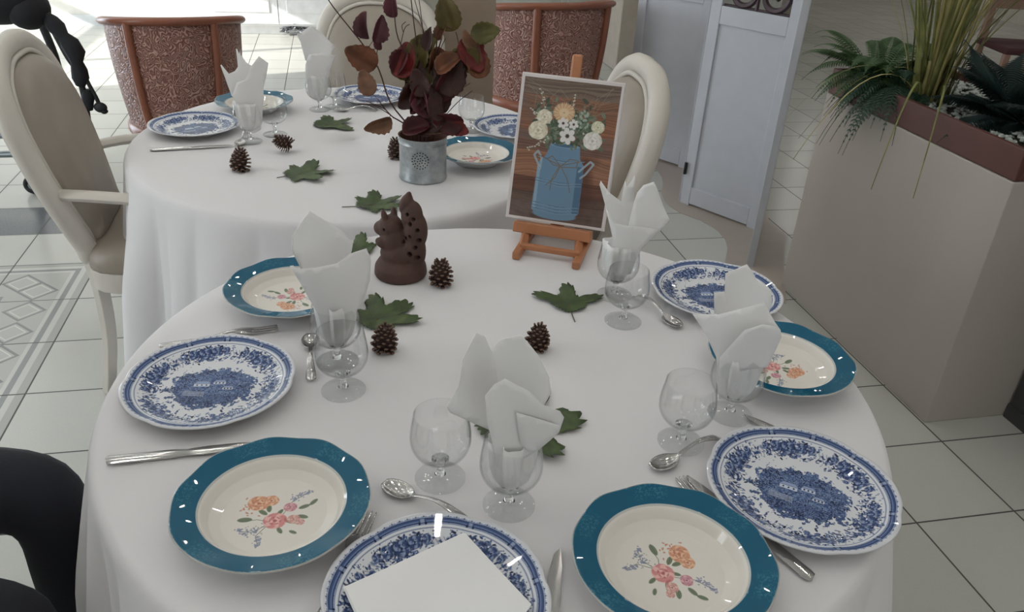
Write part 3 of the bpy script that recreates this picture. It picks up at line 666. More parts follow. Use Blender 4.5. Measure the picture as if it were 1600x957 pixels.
# ================================================================== napkins
t=NT('white paper napkin'); t.b.inputs['Base Color'].default_value=L4((251,250,249)); t.set(Roughness=.85); t.bump(t.noise(t.obj(),60,3),.12,.003)
tl_=t.new('ShaderNodeBsdfTranslucent'); tl_.inputs['Color'].default_value=(.85,.85,.84,1); mx=t.new('ShaderNodeMixShader'); mx.inputs[0].default_value=.14
t.link(t.b.outputs[0],mx.inputs[1]); t.link(tl_.outputs[0],mx.inputs[2]); t.link(mx.outputs[0],t.n['Material Output'].inputs['Surface']); napm=t.m
def napkin(label,gi,sheets,seed=0):
    c=GPOS[gi]; vd=np.array([c[0],c[1],0.]); vd/=np.linalg.norm(vd); rt=np.array([vd[1],-vd[0],0.]); g=np.random.default_rng(seed); m=MB()
    # crumpled cone inside the bowl
    ph=g.random(3)*6
    def fn(r,z,a,i): return r*(1+.16*math.sin(5*a+ph[0])*min(1,i/3)+.1*math.sin(9*a+ph[1])), z
    m.lathe([(.004,.036),(.014,.040),(.022,.055),(.026,.075),(.028,.095),(.030,.118)],c,40,capb=True,fn=fn)
    for (out,off,bulge) in sheets:
        O=np.array(out,float); px=12 if c[1]<1.6 else 7
        V,Fc=cdt([tuple(p) for p in O],px); P=[]
        for u,v in V:
            q=onplane(u,v,c-vd*0,vd); s_=(q-c)@rt; h=q[2]-c[2]; k=min(1,abs(s_)/.07)
            grow=min(1,max(0,(h-.05)/.12))
            o=off*(.35+.65*grow)+bulge*(1-k*k)*(.4+.6*grow)+.004*math.sin(40*s_+25*h+ph[2])*grow
            q2=onplane(u,v,c-vd*o,vd); P.append(q2)
        m.add(P,Fc)
    return obj('napkin',m,napm,None,c,solid=.0007,sharp=60,label=label,cat='napkin',group='white paper napkins in glasses')
def s1(x0,y0,s): return lambda L:[(x0+a/s,y0+b/s) for a,b in L]
A=s1(620,500,2.9); 
napkin('large white napkin fanned out of the front centre glass',1,[
 (A([(240,420),(225,395),(280,300),(300,180),(360,60),(400,75),(440,170),(480,330),(470,480),(420,500),(350,470)]),-.012,-.02),
 (A([(380,200),(470,90),(563,68),(600,110),(640,160),(690,260),(700,330),(650,420),(540,560),(470,560),(420,380)]),-.03,-.03),
 (A([(400,345),(440,295),(490,268),(530,290),(600,325),(660,385),(740,415),(758,442),(735,510),(690,550),(640,590),(560,640),(520,700),(480,740),(450,640),(430,540),(410,470)]),.012,.025),
 (A([(540,420),(640,450),(735,480),(735,510),(690,550),(640,592),(600,600),(560,560)]),.032,.012)],1)
A=s1(420,320,2.817)
napkin('tall white napkin in the glass at the upper left of the near table',3,[
 (A([(100,200),(104,140),(130,95),(180,28),(215,50),(265,78),(320,115),(352,150),(372,158),(365,205),(330,300),(250,360),(150,300)]),-.02,-.025),
 (A([(93,270),(108,268),(118,285),(200,280),(300,260),(360,215),(430,193),(450,245),(445,330),(420,410),(385,470),(360,540),(340,610),(260,600),(215,480),(170,400),(130,330)]),.014,.024)],2)
A=s1(900,250,5.035)
napkin('white napkin with sharp upright points in the glass beside the easel',5,[
 (A([(185,195),(195,165),(260,255),(355,328),(370,240),(387,160),(400,210),(440,160),(460,120),(470,150),(455,240),(458,325),(490,420),(430,560),(400,650),(290,560),(225,340)]),-.008,-.018),
 (A([(458,330),(480,260),(530,200),(612,172),(640,230),(690,370),(737,470),(660,560),(560,640),(500,715),(400,760),(390,640),(420,480)]),.0,.016),
 (A([(235,380),(300,500),(400,520),(540,530),(660,545),(600,610),(520,690),(470,800),(430,900),(330,900),(270,760),(285,600)]),.016,.02)],3)
A=s1(1050,360,2.816)
napkin('large white napkin opening out of the glass in front of the right teal plate',7,[
 (A([(235,190),(290,168),(330,150),(355,185),(375,222),(410,240),(437,265),(440,330),(400,420),(300,420),(228,360)]),-.024,-.02),
 (A([(185,275),(230,270),(250,380),(186,365)]),-.016,-.01),
 (A([(90,368),(200,372),(330,340),(405,318),(450,400),(478,440),(482,470),(455,530),(420,600),(350,620),(300,650),(260,720),(215,750),(200,640),(195,560),(150,460)]),.012,.02),
 (A([(210,560),(320,440),(400,415),(470,430),(482,470),(455,530),(420,603),(340,612),(268,625),(240,750),(205,742),(205,640)]),.03,.02)],4)
A=s1(320,60,4.783)
napkin('white napkin with pointed corners in the far table glass at left',8,[
 (A([(116,200),(125,198),(180,264),(225,245),(247,212),(233,80),(240,76),(258,118),(262,78),(268,120),(310,180),(350,205),(380,330),(300,480),(200,430)]),-.01,-.015),
 (A([(350,204),(405,133),(440,160),(474,186),(460,280),(440,360),(430,600),(420,680),(370,710),(310,700),(270,600),(240,500),(205,430),(240,330),(300,310)]),.012,.018)],5)
A=s1(440,0,4.444)
napkin('tall loose white napkin in the central glass of the far table',10,[
 (A([(105,242),(150,215),(205,178),(230,195),(272,222),(330,280),(373,328),(350,360),(330,480),(230,470),(165,420),(130,290)]),-.01,-.015),
 (A([(190,380),(280,370),(376,385),(352,440),(328,520),(318,620),(300,680),(240,700),(190,660),(168,560),(165,450)]),.012,.018)],6)
# folded napkin lying on the bottom plate
pz=ZT+.026; fo=[(536,919),(723,834),(826,945),(760,1040),(600,1060)]
NP=[G(u,v,pz) for u,v in fo]; c=sum(NP)/5; m=MB()
def TN(x,y,z): return (x,y,z-.006*math.exp(-((x-c[0])**2+(y-c[1])**2)/.004))
for k in range(3): slab(m,[(p[0]+.0015*k,p[1]-.001*k) for p in NP],pz+.0012*k,pz+.0012*k+.0009,sp=.012,T=TN)
obj('napkin',m,napm,None,c,smooth=False,label='flat folded white napkin lying on the bottom centre blue plate',cat='napkin')
# ================================================================== cutlery
steel=mat('polished stainless steel',(196,194,192),.16,1.0,.04)
def cut_mesh(kind):
    m=MB()
    if kind=='spoon':
        L=.142; n=40; k=9; V=[]
        for i in range(n+1):
            s_=i/n; x=s_*L
            if s_<.36: q=s_/.36; wd=.0155*math.sqrt(max(0,1-(2*q-.92)**2)) if q<.96 else .0032; wd=max(wd,.0005 if q<.5 else .0032)
            else: q=(s_-.36)/.64; wd=.0028+.0062*max(0,(q-.25)/.75)**1.3; wd*=math.sqrt(max(.02,1-max(0,(q-.93)/.07)**2))
            dep=.007*math.sin(min(1,s_/.36)*PI)**.8 if s_<.36 else 0
            zc=.0075-(.0 if s_>.36 else 0)+.012*math.sin(min(1,max(0,(s_-.30)/.7))*PI)**1.3-.004*(s_>.9)*(s_-.9)/.1
            for j in range(k):
                y=-1+2*j/(k-1); V.append((x,y*wd,zc-dep*(1-y*y)+ (-.0014*(y*y) if s_>.36 else 0)))
        m.add(V,[(i*k+j,(i+1)*k+j,(i+1)*k+j+1,i*k+j+1) for i in range(n) for j in range(k-1)]); return m,.0016
    if kind=='fork':
        O=[(0,-.0105),(.001,-.0085),(.040,-.0070),(.001,-.0050),(0,-.0032),(.001,-.0015),(.040,-.0012)]
        tines=[]
        for y in(-.0088,-.0030,.0030,.0088): tines+=[(.046,y-.0018),(.002,y-.0010),(0,y),(.002,y+.0010),(.046,y+.0018)]
        O=tines+[(.060,.0108),(.070,.0080),(.080,.0032),(.13,.0036),(.175,.0070),(.190,.0078),(.197,.004),(.197,-.004),(.190,-.0078),(.175,-.0070),(.13,-.0036),(.080,-.0032),(.070,-.0080),(.060,-.0108)]
        V,Fc=cdt(O,.004); m.add([(x,y,.003+.006*math.exp(-((x-.075)/.03)**2)+.001*math.cos(y*300)) for x,y in V],Fc); return m,.0018
    O=[(0,0),(.012,-.0075),(.04,-.0105),(.085,-.0105),(.105,-.0085),(.112,-.0055),(.125,-.0065),(.17,-.0085),(.208,-.0095),(.216,-.006),(.218,0),(.216,.006),(.208,.0095),(.17,.0085),(.125,.0065),(.112,.0055),(.09,.0075),(.03,.0045)]
    V,Fc=cdt(O,.006); n=len(V); th=lambda x:.0012 if x<.105 else .0012+.0034*min(1,(x-.105)/.03)
    hw=lambda y:max(.15,1-(y/.0100)**2)
    W=[(x,y,.0042+th(x)*hw(y)*.9) for x,y in V]+[(x,y,.0042-th(x)*hw(y)*.9) for x,y in V]; FF=list(Fc)+[tuple(i+n for i in f[::-1]) for f in Fc]
    e={}
    for f in Fc:
        for i in range(3): e[(f[i],f[(i+1)%3])]=1
    for (a,b) in e:
        if (b,a) not in e: FF.append((b,a,a+n,b+n))
    m.add(W,FF); return m,0
CUT={}
def cutlery(kind,p_head,p_tail,label,z=ZT+.001,tilt=0.):
    """head = bowl/tine/blade tip, tail = handle end"""
    a=G(*p_head,z+.004); b=G(*p_tail,z+.004); d=b-a; ang=math.atan2(d[1],d[0])
    nm={'spoon':'teaspoon','fork':'table_fork','knife':'table_knife'}[kind]
    if kind not in CUT: m,s_=cut_mesh(kind); o=obj(nm,m,steel,solid=s_,sharp=50); CUT[kind]=o
    else: o=CUT[kind].copy(); COL.objects.link(o)
    L={'spoon':.142,'fork':.197,'knife':.218}[kind]
    o.location=(a[0],a[1],z); o.rotation_euler=(0,tilt,ang); return setp(o,label,kind,'stainless steel '+{'knife':'knives','fork':'forks','spoon':'spoons'}[kind])
def from_tail(tail,direction,L): # head point so that handle end lands on tail
    pass
def cut_w(kind,p,other,fix,label,z=ZT+.0015):
    """place so that end 'fix' is exactly at pixel p, pointing to pixel other"""
    L={'spoon':.142,'fork':.197,'knife':.218}[kind]; a=G(*p,z+.004); b=G(*other,z+.004); d=(b-a)[:2]; d/=np.linalg.norm(d)
    if fix=='tail': h=a[:2]+d*L; ang=math.atan2(-d[1],-d[0])
    else: h=a[:2]; ang=math.atan2(d[1],d[0])
    nm={'spoon':'teaspoon','fork':'table_fork','knife':'table_knife'}[kind]
    if kind not in CUT: m,s_=cut_mesh(kind); o=obj(nm,m,steel,solid=s_,sharp=50); CUT[kind]=o
    else: o=CUT[kind].copy(); COL.objects.link(o)
    o.location=(h[0],h[1],z); o.rotation_euler=(0,0,ang); return setp(o,label,kind,'stainless steel '+{'knife':'knives','fork':'forks','spoon':'spoons'}[kind])
cut_w('knife',(165,720),(400,697),'tail','knife lying between the left blue plate and the lower left teal plate')
cut_w('knife',(876,857),(858,1000),'head','knife with its blade upright between the bottom blue plate and the bottom teal plate')
cut_w('knife',(1270,905),(1185,835),'tail','knife whose handle sticks out under the lower right blue plate')
cut_w('knife',(1163,648),(1230,680),'head','knife tip showing behind the lower right blue plate, below the right teal plate')
cut_w('spoon',(485,524),(487,637),'head','teaspoon between the left blue plate and the empty glass')
cut_w('spoon',(600,756),(690,800),'head','teaspoon in front, above the bottom centre plate')
cut_w('spoon',(1018,733),(1140,680),'head','teaspoon face down by the lower right blue plate')
cut_w('spoon',(1063,513),(1003,470),'head','teaspoon beside the upper right glass')
cut_w('fork',(578,798),(545,870),'head','fork tines showing between the lower left teal plate and the bottom blue plate')
cut_w('fork',(1064,744),(1110,800),'head','fork tines between the bottom teal plate and the lower right blue plate')
cut_w('fork',(434,511),(243,541),'head','fork tines peeping out behind the left blue plate')
cut_w('knife',(234,234),(357,228),'tail','knife lying before the left plate of the far table')
cut_w('spoon',(373,228),(392,196),'head','teaspoon by the far table napkin at left')
cut_w('spoon',(522,172),(600,172),'head','teaspoon in front of the back plate on the far table')
# ================================================================== maple leaves on the cloth
gm=NT('green maple leaf'); o_=gm.obj(); gm.link(gm.ramp(gm.noise(o_,35,4),[(.3,L4((44,58,30))),(.6,L4((66,84,42))),(.8,L4((96,104,58)))]),gm.b.inputs['Base Color']); gm.set(Roughness=.5); gm.bump(gm.noise(o_,160,3),.4,.002); leafm=gm.m
stalkm=mat('brown green leaf stalk',(88,78,52),.6)
def palmate(seed,lobes,n=220):
    g=np.random.default_rng(seed); P=[]
    for k in range(n):
        a=-PI+2*PI*k/n; r=.50
        for (la,ll,lw) in lobes:
            d=abs((a-la+PI)%(2*PI)-PI)
            if d<lw: r=max(r,ll*(1-.95*(d/lw)**1.9))
        saw=((a*17/PI*1.0)%1); r*=1+.15*(saw-.5)+.03*(g.random()-.5)
        P.append((r*math.cos(a),r*math.sin(a)))
    return P
LOB5=[(0,1,.68),(.98,.95,.62),(-.98,.95,.62),(1.9,.70,.55),(-1.9,.70,.55)]
LOB3=[(0,.9,.66),(1.15,1.05,.6),(-1.15,1.05,.6),(2.1,.5,.5),(-2.1,.5,.5)]
def maple(u,v,size,deg,label,seed,curl=.012,lobes=LOB5,stalk=(.6,0.),z=ZT):
    c=G(u,v,z); a=math.radians(deg); ca,sa=math.cos(a),math.sin(a); O=palmate(seed,lobes); V,Fc=cdt([(p[0],p[1]) for p in O],.09); g=np.random.default_rng(seed); ph=g.random(4)*6
    def T(x,y):
        r=math.hypot(x,y); th=math.atan2(y,x); h=.0022+curl*(r**1.6)*(.55+.45*math.sin(3*th+ph[0]))+.0035*abs(math.sin(2.5*th+ph[1]))*min(1,r*2)
        return (c[0]+size*(x*ca-y*sa),c[1]+size*(x*sa+y*ca),z+h)
    t_=thing('maple_leaf',label,'leaf',c,0,'green maple leaves strewn on the cloths')
    obj('blade',MB().add([T(*p) for p in V],Fc),leafm,t_,solid=.0006,sharp=80)
    P=cr_spline([(0,0),(-stalk[0]*.5,stalk[1]*.4),(-stalk[0],stalk[1])],5); obj('stalk',MB().tube([(c[0]+size*(x*ca-y*sa),c[1]+size*(x*sa+y*ca),z+.0030) for x,y in P],.0011,6),stalkm,t_)
maple(888,476,.072,92,'green maple leaf with a long stalk below it, left of the upper right glasses',2,.010,LOB3,(1.0,-.1))
maple(592,500,.082,52,'large green maple leaf under the pine cone at centre left',4,.010,LOB5,(.3,0))
maple(560,392,.065,150,'green maple leaf half hidden behind the terracotta figurine',5,.012,LOB5,(.4,.1))
maple(582,322,.078,38,'green maple leaf near the front edge of the far table, above the figurine',6,.014,LOB5,(.9,.3))
maple(470,274,.088,18,'green maple leaf on the far table beside the upright pine cone',7,.016,LOB5,(.7,-.2))
maple(513,197,.088,40,'green maple leaf on the far table below the tall napkin',8,.014,LOB3,(.3,0))
maple(800,664,.112,8,'green maple leaf mostly covered by the large front napkin',9,.010,LOB5,(.3,0))
# ================================================================== pine cones
coned=mat('dark brown cone core',(58,36,28),.8); conel=mat('grey brown cone scale tips',(120,96,82),.7,vary=.15,nscale=60)
def cone_mb(seed):
    m=MB(); H=.048; m.ell((0,0,.024),(.0145,.0145,.022),0,14,9); g=np.random.default_rng(seed); N=74
    for k in range(N):
        s_=k/N; z=.004+.040*s_; R=.0185*math.sin(min(1,.28+s_*.9)*PI*.86)**.8+.002; a=k*2.39996; el=-.35+1.35*s_
        d=np.array([math.cos(a)*math.cos(el),math.sin(a)*math.cos(el),math.sin(el)]); t_=np.array([-math.sin(a),math.cos(a),0]); n_=np.cross(d,t_)
        p0=np.array([math.cos(a)*.006,math.sin(a)*.006,z]); L=R*(.62+.1*g.random()); p1=p0+d*L*1.12; wd=.0042*(1-.45*s_)
        V=[p0-t_*wd*.5,p0+t_*wd*.5,p1+t_*wd,p1-t_*wd]; V+= [q+n_*.0014 for q in V]
        m.add(V,[(0,3,2,1),(4,5,6,7),(0,1,5,4),(1,2,6,5),(2,3,7,6),(3,0,4,7)],0)
        rot=np.stack([d,t_,n_],1); m.ell(p1+n_*.0006,(.0024,wd*1.02,.0015),1,8,5,rot)
    return m
def cone(u,v,label,seed,rot=(0,0,0),s_=1.0,z=ZT):
    c=G(u,v,z); o=obj('pine_cone',cone_mb(seed),[coned,conel],sharp=60,label=label,cat='pine cone',group='pine cones on the cloths')
    o.location=(c[0],c[1],z+.001*s_); o.rotation_euler=rot; o.scale=(s_,)*3; return o
cone(689,446,'pine cone standing right beside the terracotta figurine',1,(0,0,.2),1.10)
cone(600,549,'pine cone sitting at the edge of the large maple leaf',2,(.05,.05,1),1.02)
cone(838,546,'pine cone alone near the middle of the near table above the big napkin',3,(.04,-.08,2),.98)
cone(376,267,'pine cone standing upright at the left of the far table',4,(.0,-.1,3),1.20)
o=cone(450,238,'pine cone lying on its side on the far table',5,(0,-1.1,.3),1.05); o.location.z+=.018; o.location.x+=.012
cone(621,248,'pine cone half hidden behind the galvanised tin',6,(0,.1,3),1.15)
# ================================================================== terracotta squirrel lantern
tc=mat('brown terracotta clay',(78,54,46),.7,vary=.12,nscale=30,bump=.15,bscale=90)
def squirrel():
    base=G(624,436,ZT); X=np.array([1.,0,0]); 
    m=MB(); E=m.ell; 
    def e(x,y,z,rx,ry,rz,ang=0.):
        ca,sa=math.cos(ang),math.sin(ang); R=np.array([[ca,0,sa],[0,1,0],[-sa,0,ca]]); m.ell((x,y,z),(rx,ry,rz),0,20,14,R)
    m.lathe([(.050,0),(.054,.006),(.052,.022),(.044,.034),(.02,.04)],(0,0,0),32,capt=True)
    e(.000,0,.045,.042,.036,.030); e(-.012,0,.070,.030,.030,.036); e(-.020,0,.098,.026,.025,.024); e(-.038,0,.093,.018,.017,.015)
    e(-.027,-.012,.121,.007,.006,.016,-.25); e(-.018,.014,.121,.007,.006,.014,-.1)
    e(-.030,-.02,.070,.016,.010,.010,.4); e(-.030,.02,.070,.016,.010,.010,.4)
    e(.030,0,.055,.024,.026,.040); e(.034,0,.098,.024,.024,.040); e(.026,0,.128,.022,.020,.030,.1); e(.014,0,.150,.013,.014,.022,.35); e(.019,0,.166,.006,.008,.010,.3)
    o=obj('squirrel_lantern',m,tc,None,None,label='brown terracotta squirrel lantern pierced with holes beside a pine cone',cat='figurine')
    r=o.modifiers.new('remesh','REMESH'); r.mode='VOXEL'; r.voxel_size=.0022; r.use_smooth_shade=True
    s_=o.modifiers.new('smooth','SMOOTH'); s_.iterations=5; s_.factor=.6
    k=MB()
    for x,z,r_ in((.030,.118,.0035),(.024,.136,.003),(.045,.108,.0032),(.047,.088,.004),(.040,.072,.0034),(.030,.058,.0045),(.044,.052,.004),(.020,.088,.0032),(.030,.094,.003),(.036,.128,.003),(.014,.078,.003),(-.024,.100,.0022)):
        k.tube([(x,-.06,z),(x,.06,z)],r_*1.3,10)
    cut=obj('cutter',k,tc); b=o.modifiers.new('holes','BOOLEAN'); b.operation='DIFFERENCE'; b.object=cut; b.solver='EXACT'
    dg=bpy.context.evaluated_depsgraph_get(); dg.update(); me=bpy.data.meshes.new_from_object(o.evaluated_get(dg)); 
    o.modifiers.clear(); o.data=me; bpy.data.objects.remove(cut); me.polygons.foreach_set('use_smooth',[True]*len(me.polygons))
    o.location=(base[0],base[1]+.02,ZT+.0005); o.rotation_euler=(0,0,-.25); o.scale=(1.0,1.0,1.05)
squirrel()
# ================================================================== galvanised tin
t=NT('mottled galvanised tin'); o_=t.obj(); n_=t.noise(o_,28,5,rough=.65); t.link(t.ramp(n_,[(.25,L4((128,136,140))),(.5,L4((164,170,172))),(.75,L4((196,200,200)))]),t.b.inputs['Base Color']); t.set(Metallic=.55); t.link(t.math('ADD',.28,t.math('MULTIPLY',n_,.25)),t.b.inputs['Roughness']); galv=t.m
rustm=mat('rusty tin inside',(92,58,44),.8); holem=mat('dark hole shade',(30,28,28),.9)
CAN=G(661,277,ZT)+np.array([0,.0,0]); CR=.0635; CHt=.118
tin=thing('galvanised_tin','grey galvanised tin with a punched rosette, holding dried branches on the far table','vase',CAN)
obj('tin_body',MB().lathe([(CR-.004,0),(CR,.002),(CR+.001,.006),(CR-.001,.010),(CR-.0015,CHt-.022),(CR+.001,CHt-.018),(CR-.001,CHt-.014),(CR,CHt-.004),(CR+.0015,CHt)],CAN,64,capb=True),galv,tin,solid=0)
obj('tin_lining',MB().lathe([(CR+.0015,CHt),(CR-.0025,CHt-.001),(CR-.004,.004),(.001,.004)],CAN,64,capb=False),rustm,tin)
hm=MB(); va=math.atan2(-CAN[1],-CAN[0])-.12
def canpt(s_,z,o=0.): a=va+s_/CR; return CAN+np.array([(CR+o)*math.cos(a),(CR+o)*math.sin(a),z])
for ring,nn in((.0,1),(.007,6),(.0145,12),(.0215,18)):
    for k in range(nn):
        b=2*PI*k/nn+ring*40; s_,z=ring*math.cos(b),.066+ring*math.sin(b); p=canpt(s_,z,-.0022); q=canpt(s_,z,.0008); hm.tube([p,q],.0014,7)
obj('punched_rosette',hm,holem,tin)  # solid dark pegs, coloured as the shade inside the holes
# ================================================================== dried branches
twig=mat('dark red brown twig',(72,44,40),.7)
LC={'olive':(98,84,40),'rust':(122,74,48),'maroon':(84,34,38),'purple':(98,52,60),'brown':(64,34,28),'tan':(128,92,70),'red':(122,38,36),'green':(96,92,44)}
def leafmat(k):
    nm='dried leaf '+k
    if nm in MATS: return MATS[nm]
    t=NT(nm); o_=t.obj(); c=LC[k]; t.link(t.ramp(t.noise(o_,26,4),[(.3,L4(tuple(int(x*.78) for x in c))),(.7,L4(tuple(min(255,int(x*1.18)) for x in c)))]),t.b.inputs['Base Color']); t.set(Roughness=.5)
    tl=t.new('ShaderNodeBsdfTranslucent'); tl.inputs['Color'].default_value=L4(c); mx=t.new('ShaderNodeMixShader'); mx.inputs[0].default_value=.25
    t.link(t.b.outputs[0],mx.inputs[1]); t.link(tl.outputs[0],mx.inputs[2]); t.link(mx.outputs[0],t.n['Material Output'].inputs['Surface']); t.bump(t.noise(o_,90,3),.5,.003); MATS[nm]=t.m; return t.m
VD=np.array([CAN[0],CAN[1],0.]); VD/=np.linalg.norm(VD)
def AX(u,v,off): return onplane(u,v,CAN-VD*off,VD)
def branch(label,pts,off,leaves,extra=(),seed=0):
    """pts: stem; off: metres toward the room's front at its top; leaves: (u,v,length,deg,kind,fold,face)"""
    base=CAN+np.array([0,0,.006]); g=np.random.default_rng(seed); n=len(pts)
    P=[base]+[AX(u,v,off*(.35+.65*(i+1)/n)) for i,(u,v) in enumerate(pts)]; P[0]=CAN+np.array([(P[1]-CAN)[0]*.3,(P[1]-CAN)[1]*.3,.006])
    t_=thing('dried_branch',label,'branch',P[0],0,'dried leafy branches in the galvanised tin')
    S=cr_spline(P,5); m=MB().tube(S,np.linspace(.0026,.0012,len(S)),6)
    for ex in extra: Q=[AX(u,v,off) for u,v in ex]; m.tube(cr_spline(Q,4),.0010,5)
    obj('twig',m,twig,t_)
    for i,(u,v,Lp,deg,kind,fold,face) in enumerate(leaves):
        c=AX(u,v,off); mpp=np.linalg.norm(c-CO)/F; Lm=Lp*mpp*.86; a=math.radians(deg)
        N=-(c-CO)/np.linalg.norm(c-CO); R_=np.cross(UP,N); R_/=np.linalg.norm(R_); U_=np.cross(N,R_)
        d=R_*math.cos(a)+U_*math.sin(a); w_=np.cross(N,d); tl=face; N2=N*math.cos(tl)+w_*math.sin(tl); w2=np.cross(N2,d)
        O=[]; kk=34
        for j in range(kk):
            q=2*PI*j/kk; x=math.cos(q); y=math.sin(q)*(.38-.09*x)*(1+ (.10 if j%2 else 0)); O.append((.5+.5*x*(1.0 if x<.9 else 1.06),y))
        V,Fc=cdt(O,.10); W=[]; ph=g.random()*6
        for x,y in V:
            h=fold*abs(y)**1.2*1.6+.12*math.sin(4*x+ph)*.5+.05*math.sin(9*y+ph)
            W.append(c+Lm*((x-.5)*d+y*w2*(1-.3*fold)+h*N2))
        obj('leaf',MB().add(W,Fc),leafmat(kind),t_,solid=.0006,sharp=80)
        st=c-d*Lm*.5; j=int(np.argmin([np.linalg.norm(s_-st) for s_ in S])); 
        obj('leaf_stalk',MB().tube(cr_spline([S[j],(S[j]*.45+st*.55)+np.array([0,0,.003]),st+d*Lm*.06],4),.0008,5),twig,t_)
branch('long bare dried branch leaning left with a brown purple leaf pair',[(650,215),(610,160),(585,95),(520,10),(500,-25)],.02,[(565,90,58,155,'rust',.2,.1),(572,40,44,95,'purple',.7,.6),(590,45,46,70,'purple',.7,-.5),(592,68,22,100,'purple',.6,.3)],[[(586,96),(590,75),(588,60)]],1)
branch('dried branch low on the left with a curled tan leaf',[(640,205),(610,180),(590,155)],.05,[(573,130,44,115,'tan',.3,.2),(590,192,50,205,'tan',.8,.5)],[[(610,180),(585,165),(560,162)],[(615,185),(600,170),(572,158)]],2)
branch('upright dried branch with a dark purple bud leaf at the top',[(655,205),(650,120),(622,60),(616,15)],.0,[(614,8,40,100,'purple',.8,.3),(632,95,60,80,'red',.3,.4),(625,98,46,250,'maroon',.6,-.3)],[[(625,75),(632,45),(640,38)],[(630,50),(628,40),(634,34)]],3)
branch('dried branch at centre with broad olive leaves',[(660,200),(662,120),(650,60),(640,-20)],-.01,[(655,82,58,80,'olive',.25,.3),(640,108,62,190,'olive',.2,-.2),(668,75,50,60,'olive',.3,.5),(648,140,56,265,'brown',.3,.2)],(),4)
branch('tall dried branch with a large olive leaf near the taupe board',[(668,200),(680,120),(682,70),(690,35)],.02,[(700,22,58,105,'olive',.2,.1),(690,50,30,60,'tan',.6,.4),(672,62,40,80,'brown',.5,.8)],(),5)
branch('dried branch at right ending in a green leaf and red round leaves',[(672,200),(700,140),(720,90),(735,60)],.03,[(758,52,50,10,'green',.25,.3),(738,85,64,-60,'red',.3,.3),(745,95,60,100,'rust',.3,-.4),(722,92,62,200,'olive',.3,.2),(735,60,34,130,'tan',.7,.4)],[[(720,90),(715,60),(712,50)]],6)
branch('dried branch of dark drooping leaves above the rim at centre',[(662,205),(668,170),(660,140)],.06,[(650,155,52,250,'maroon',.7,.3),(662,162,50,285,'purple',.8,-.3),(640,150,54,230,'brown',.3,.2),(676,165,58,300,'brown',.3,.4),(655,130,48,110,'brown',.4,.1)],(),7)
branch('dried branch of dark leaves at right of centre over the tin',[(670,205),(690,160),(700,120)],.04,[(705,118,74,70,'brown',.2,.1),(695,135,60,240,'maroon',.3,.4),(690,150,56,280,'brown',.3,-.3),(700,100,50,30,'rust',.3,.5)],[[(700,160),(720,140),(735,130)],[(692,185),(715,160),(738,142)]],8)
branch('short dried branch spilling over the right rim with maroon leaves',[(680,205),(700,200),(712,195)],.06,[(700,190,56,170,'maroon',.4,.3),(712,200,46,-20,'red',.5,.2),(672,195,56,20,'brown',.3,.2),(650,200,50,10,'maroon',.4,.4),(682,208,46,0,'tan',.5,.8)],(),9)
branch('thin bare dried twigs rising at centre of the tin',[(664,205),(672,120),(690,60),(700,8)],.0,[(672,110,54,95,'brown',.4,.6),(660,118,50,150,'olive',.3,.2),(680,95,48,250,'rust',.4,.4)],[[(664,150),(668,80),(645,-10)],[(668,160),(662,60),(652,-20)],[(676,150),(684,90),(696,60)]],10)
# ================================================================== easel and picture
beech=mat('orange brown beech',(176,118,82),.45,vary=.08,nscale=14)
EY=-.235; PB=np.array([.084,1.665,.80]); ux=np.array([math.cos(EY),math.sin(EY),0]); ny=np.array([-math.sin(EY),math.cos(EY),0]); LEAN=.28; upv=math.cos(LEAN)*np.array([0,0,1.])+math.sin(LEAN)*ny
fl=(G(802,404,ZT)+G(905,421,ZT))/2; bl=(G(928,380,ZT)+G(832,357,ZT))/2
fx=fl-ux*0; ez=thing('table_easel','small orange beech table easel holding the flower picture','easel',((fl[0]+bl[0])/2,(fl[1]+bl[1])/2,ZT))
def EP(x,d,z): return np.array([fl[0],fl[1],0])+ux*x+ny*d+np.array([0,0,ZT+z])
HW=.066; DP=.155
for s_ in(-1,1):
    obj('foot',MB().bar(EP(s_*HW,-.008,.010),EP(s_*HW,DP,.010),.017,.018),beech,ez,smooth=False,bevel=.003)
obj('cross_rail',MB().bar(EP(-HW,.03,.0195),EP(HW,.03,.0195),.014,.012),beech,ez,smooth=False,bevel=.002)
obj('cross_rail',MB().bar(EP(-HW,DP-.012,.0195),EP(HW,DP-.012,.0195),.014,.012),beech,ez,smooth=False,bevel=.002)
for s_ in(-1,1): obj('upright',MB().bar(EP(s_*HW*.93,.030,.012),PB+ux*s_*HW*.93-upv*.022+ny*.004,.016,.014,up=(0,1,0)),beech,ez,smooth=False,bevel=.002)
obj('ledge',MB().bar(PB-ux*.088-ny*.008-upv*.014,PB+ux*.088-ny*.008-upv*.014,.034,.024,up=upv),beech,ez,smooth=False,bevel=.002)
obj('mast',MB().bar(PB+ny*.018-upv*.02,PB+ny*.018+upv*.362,.024,.010,up=ny),beech,ez,smooth=False,bevel=.005)
obj('back_brace',MB().bar(PB+ny*.026+upv*.24,EP(0,DP-.012,.02),.016,.010,up=ny),beech,ez,smooth=False,bevel=.002)
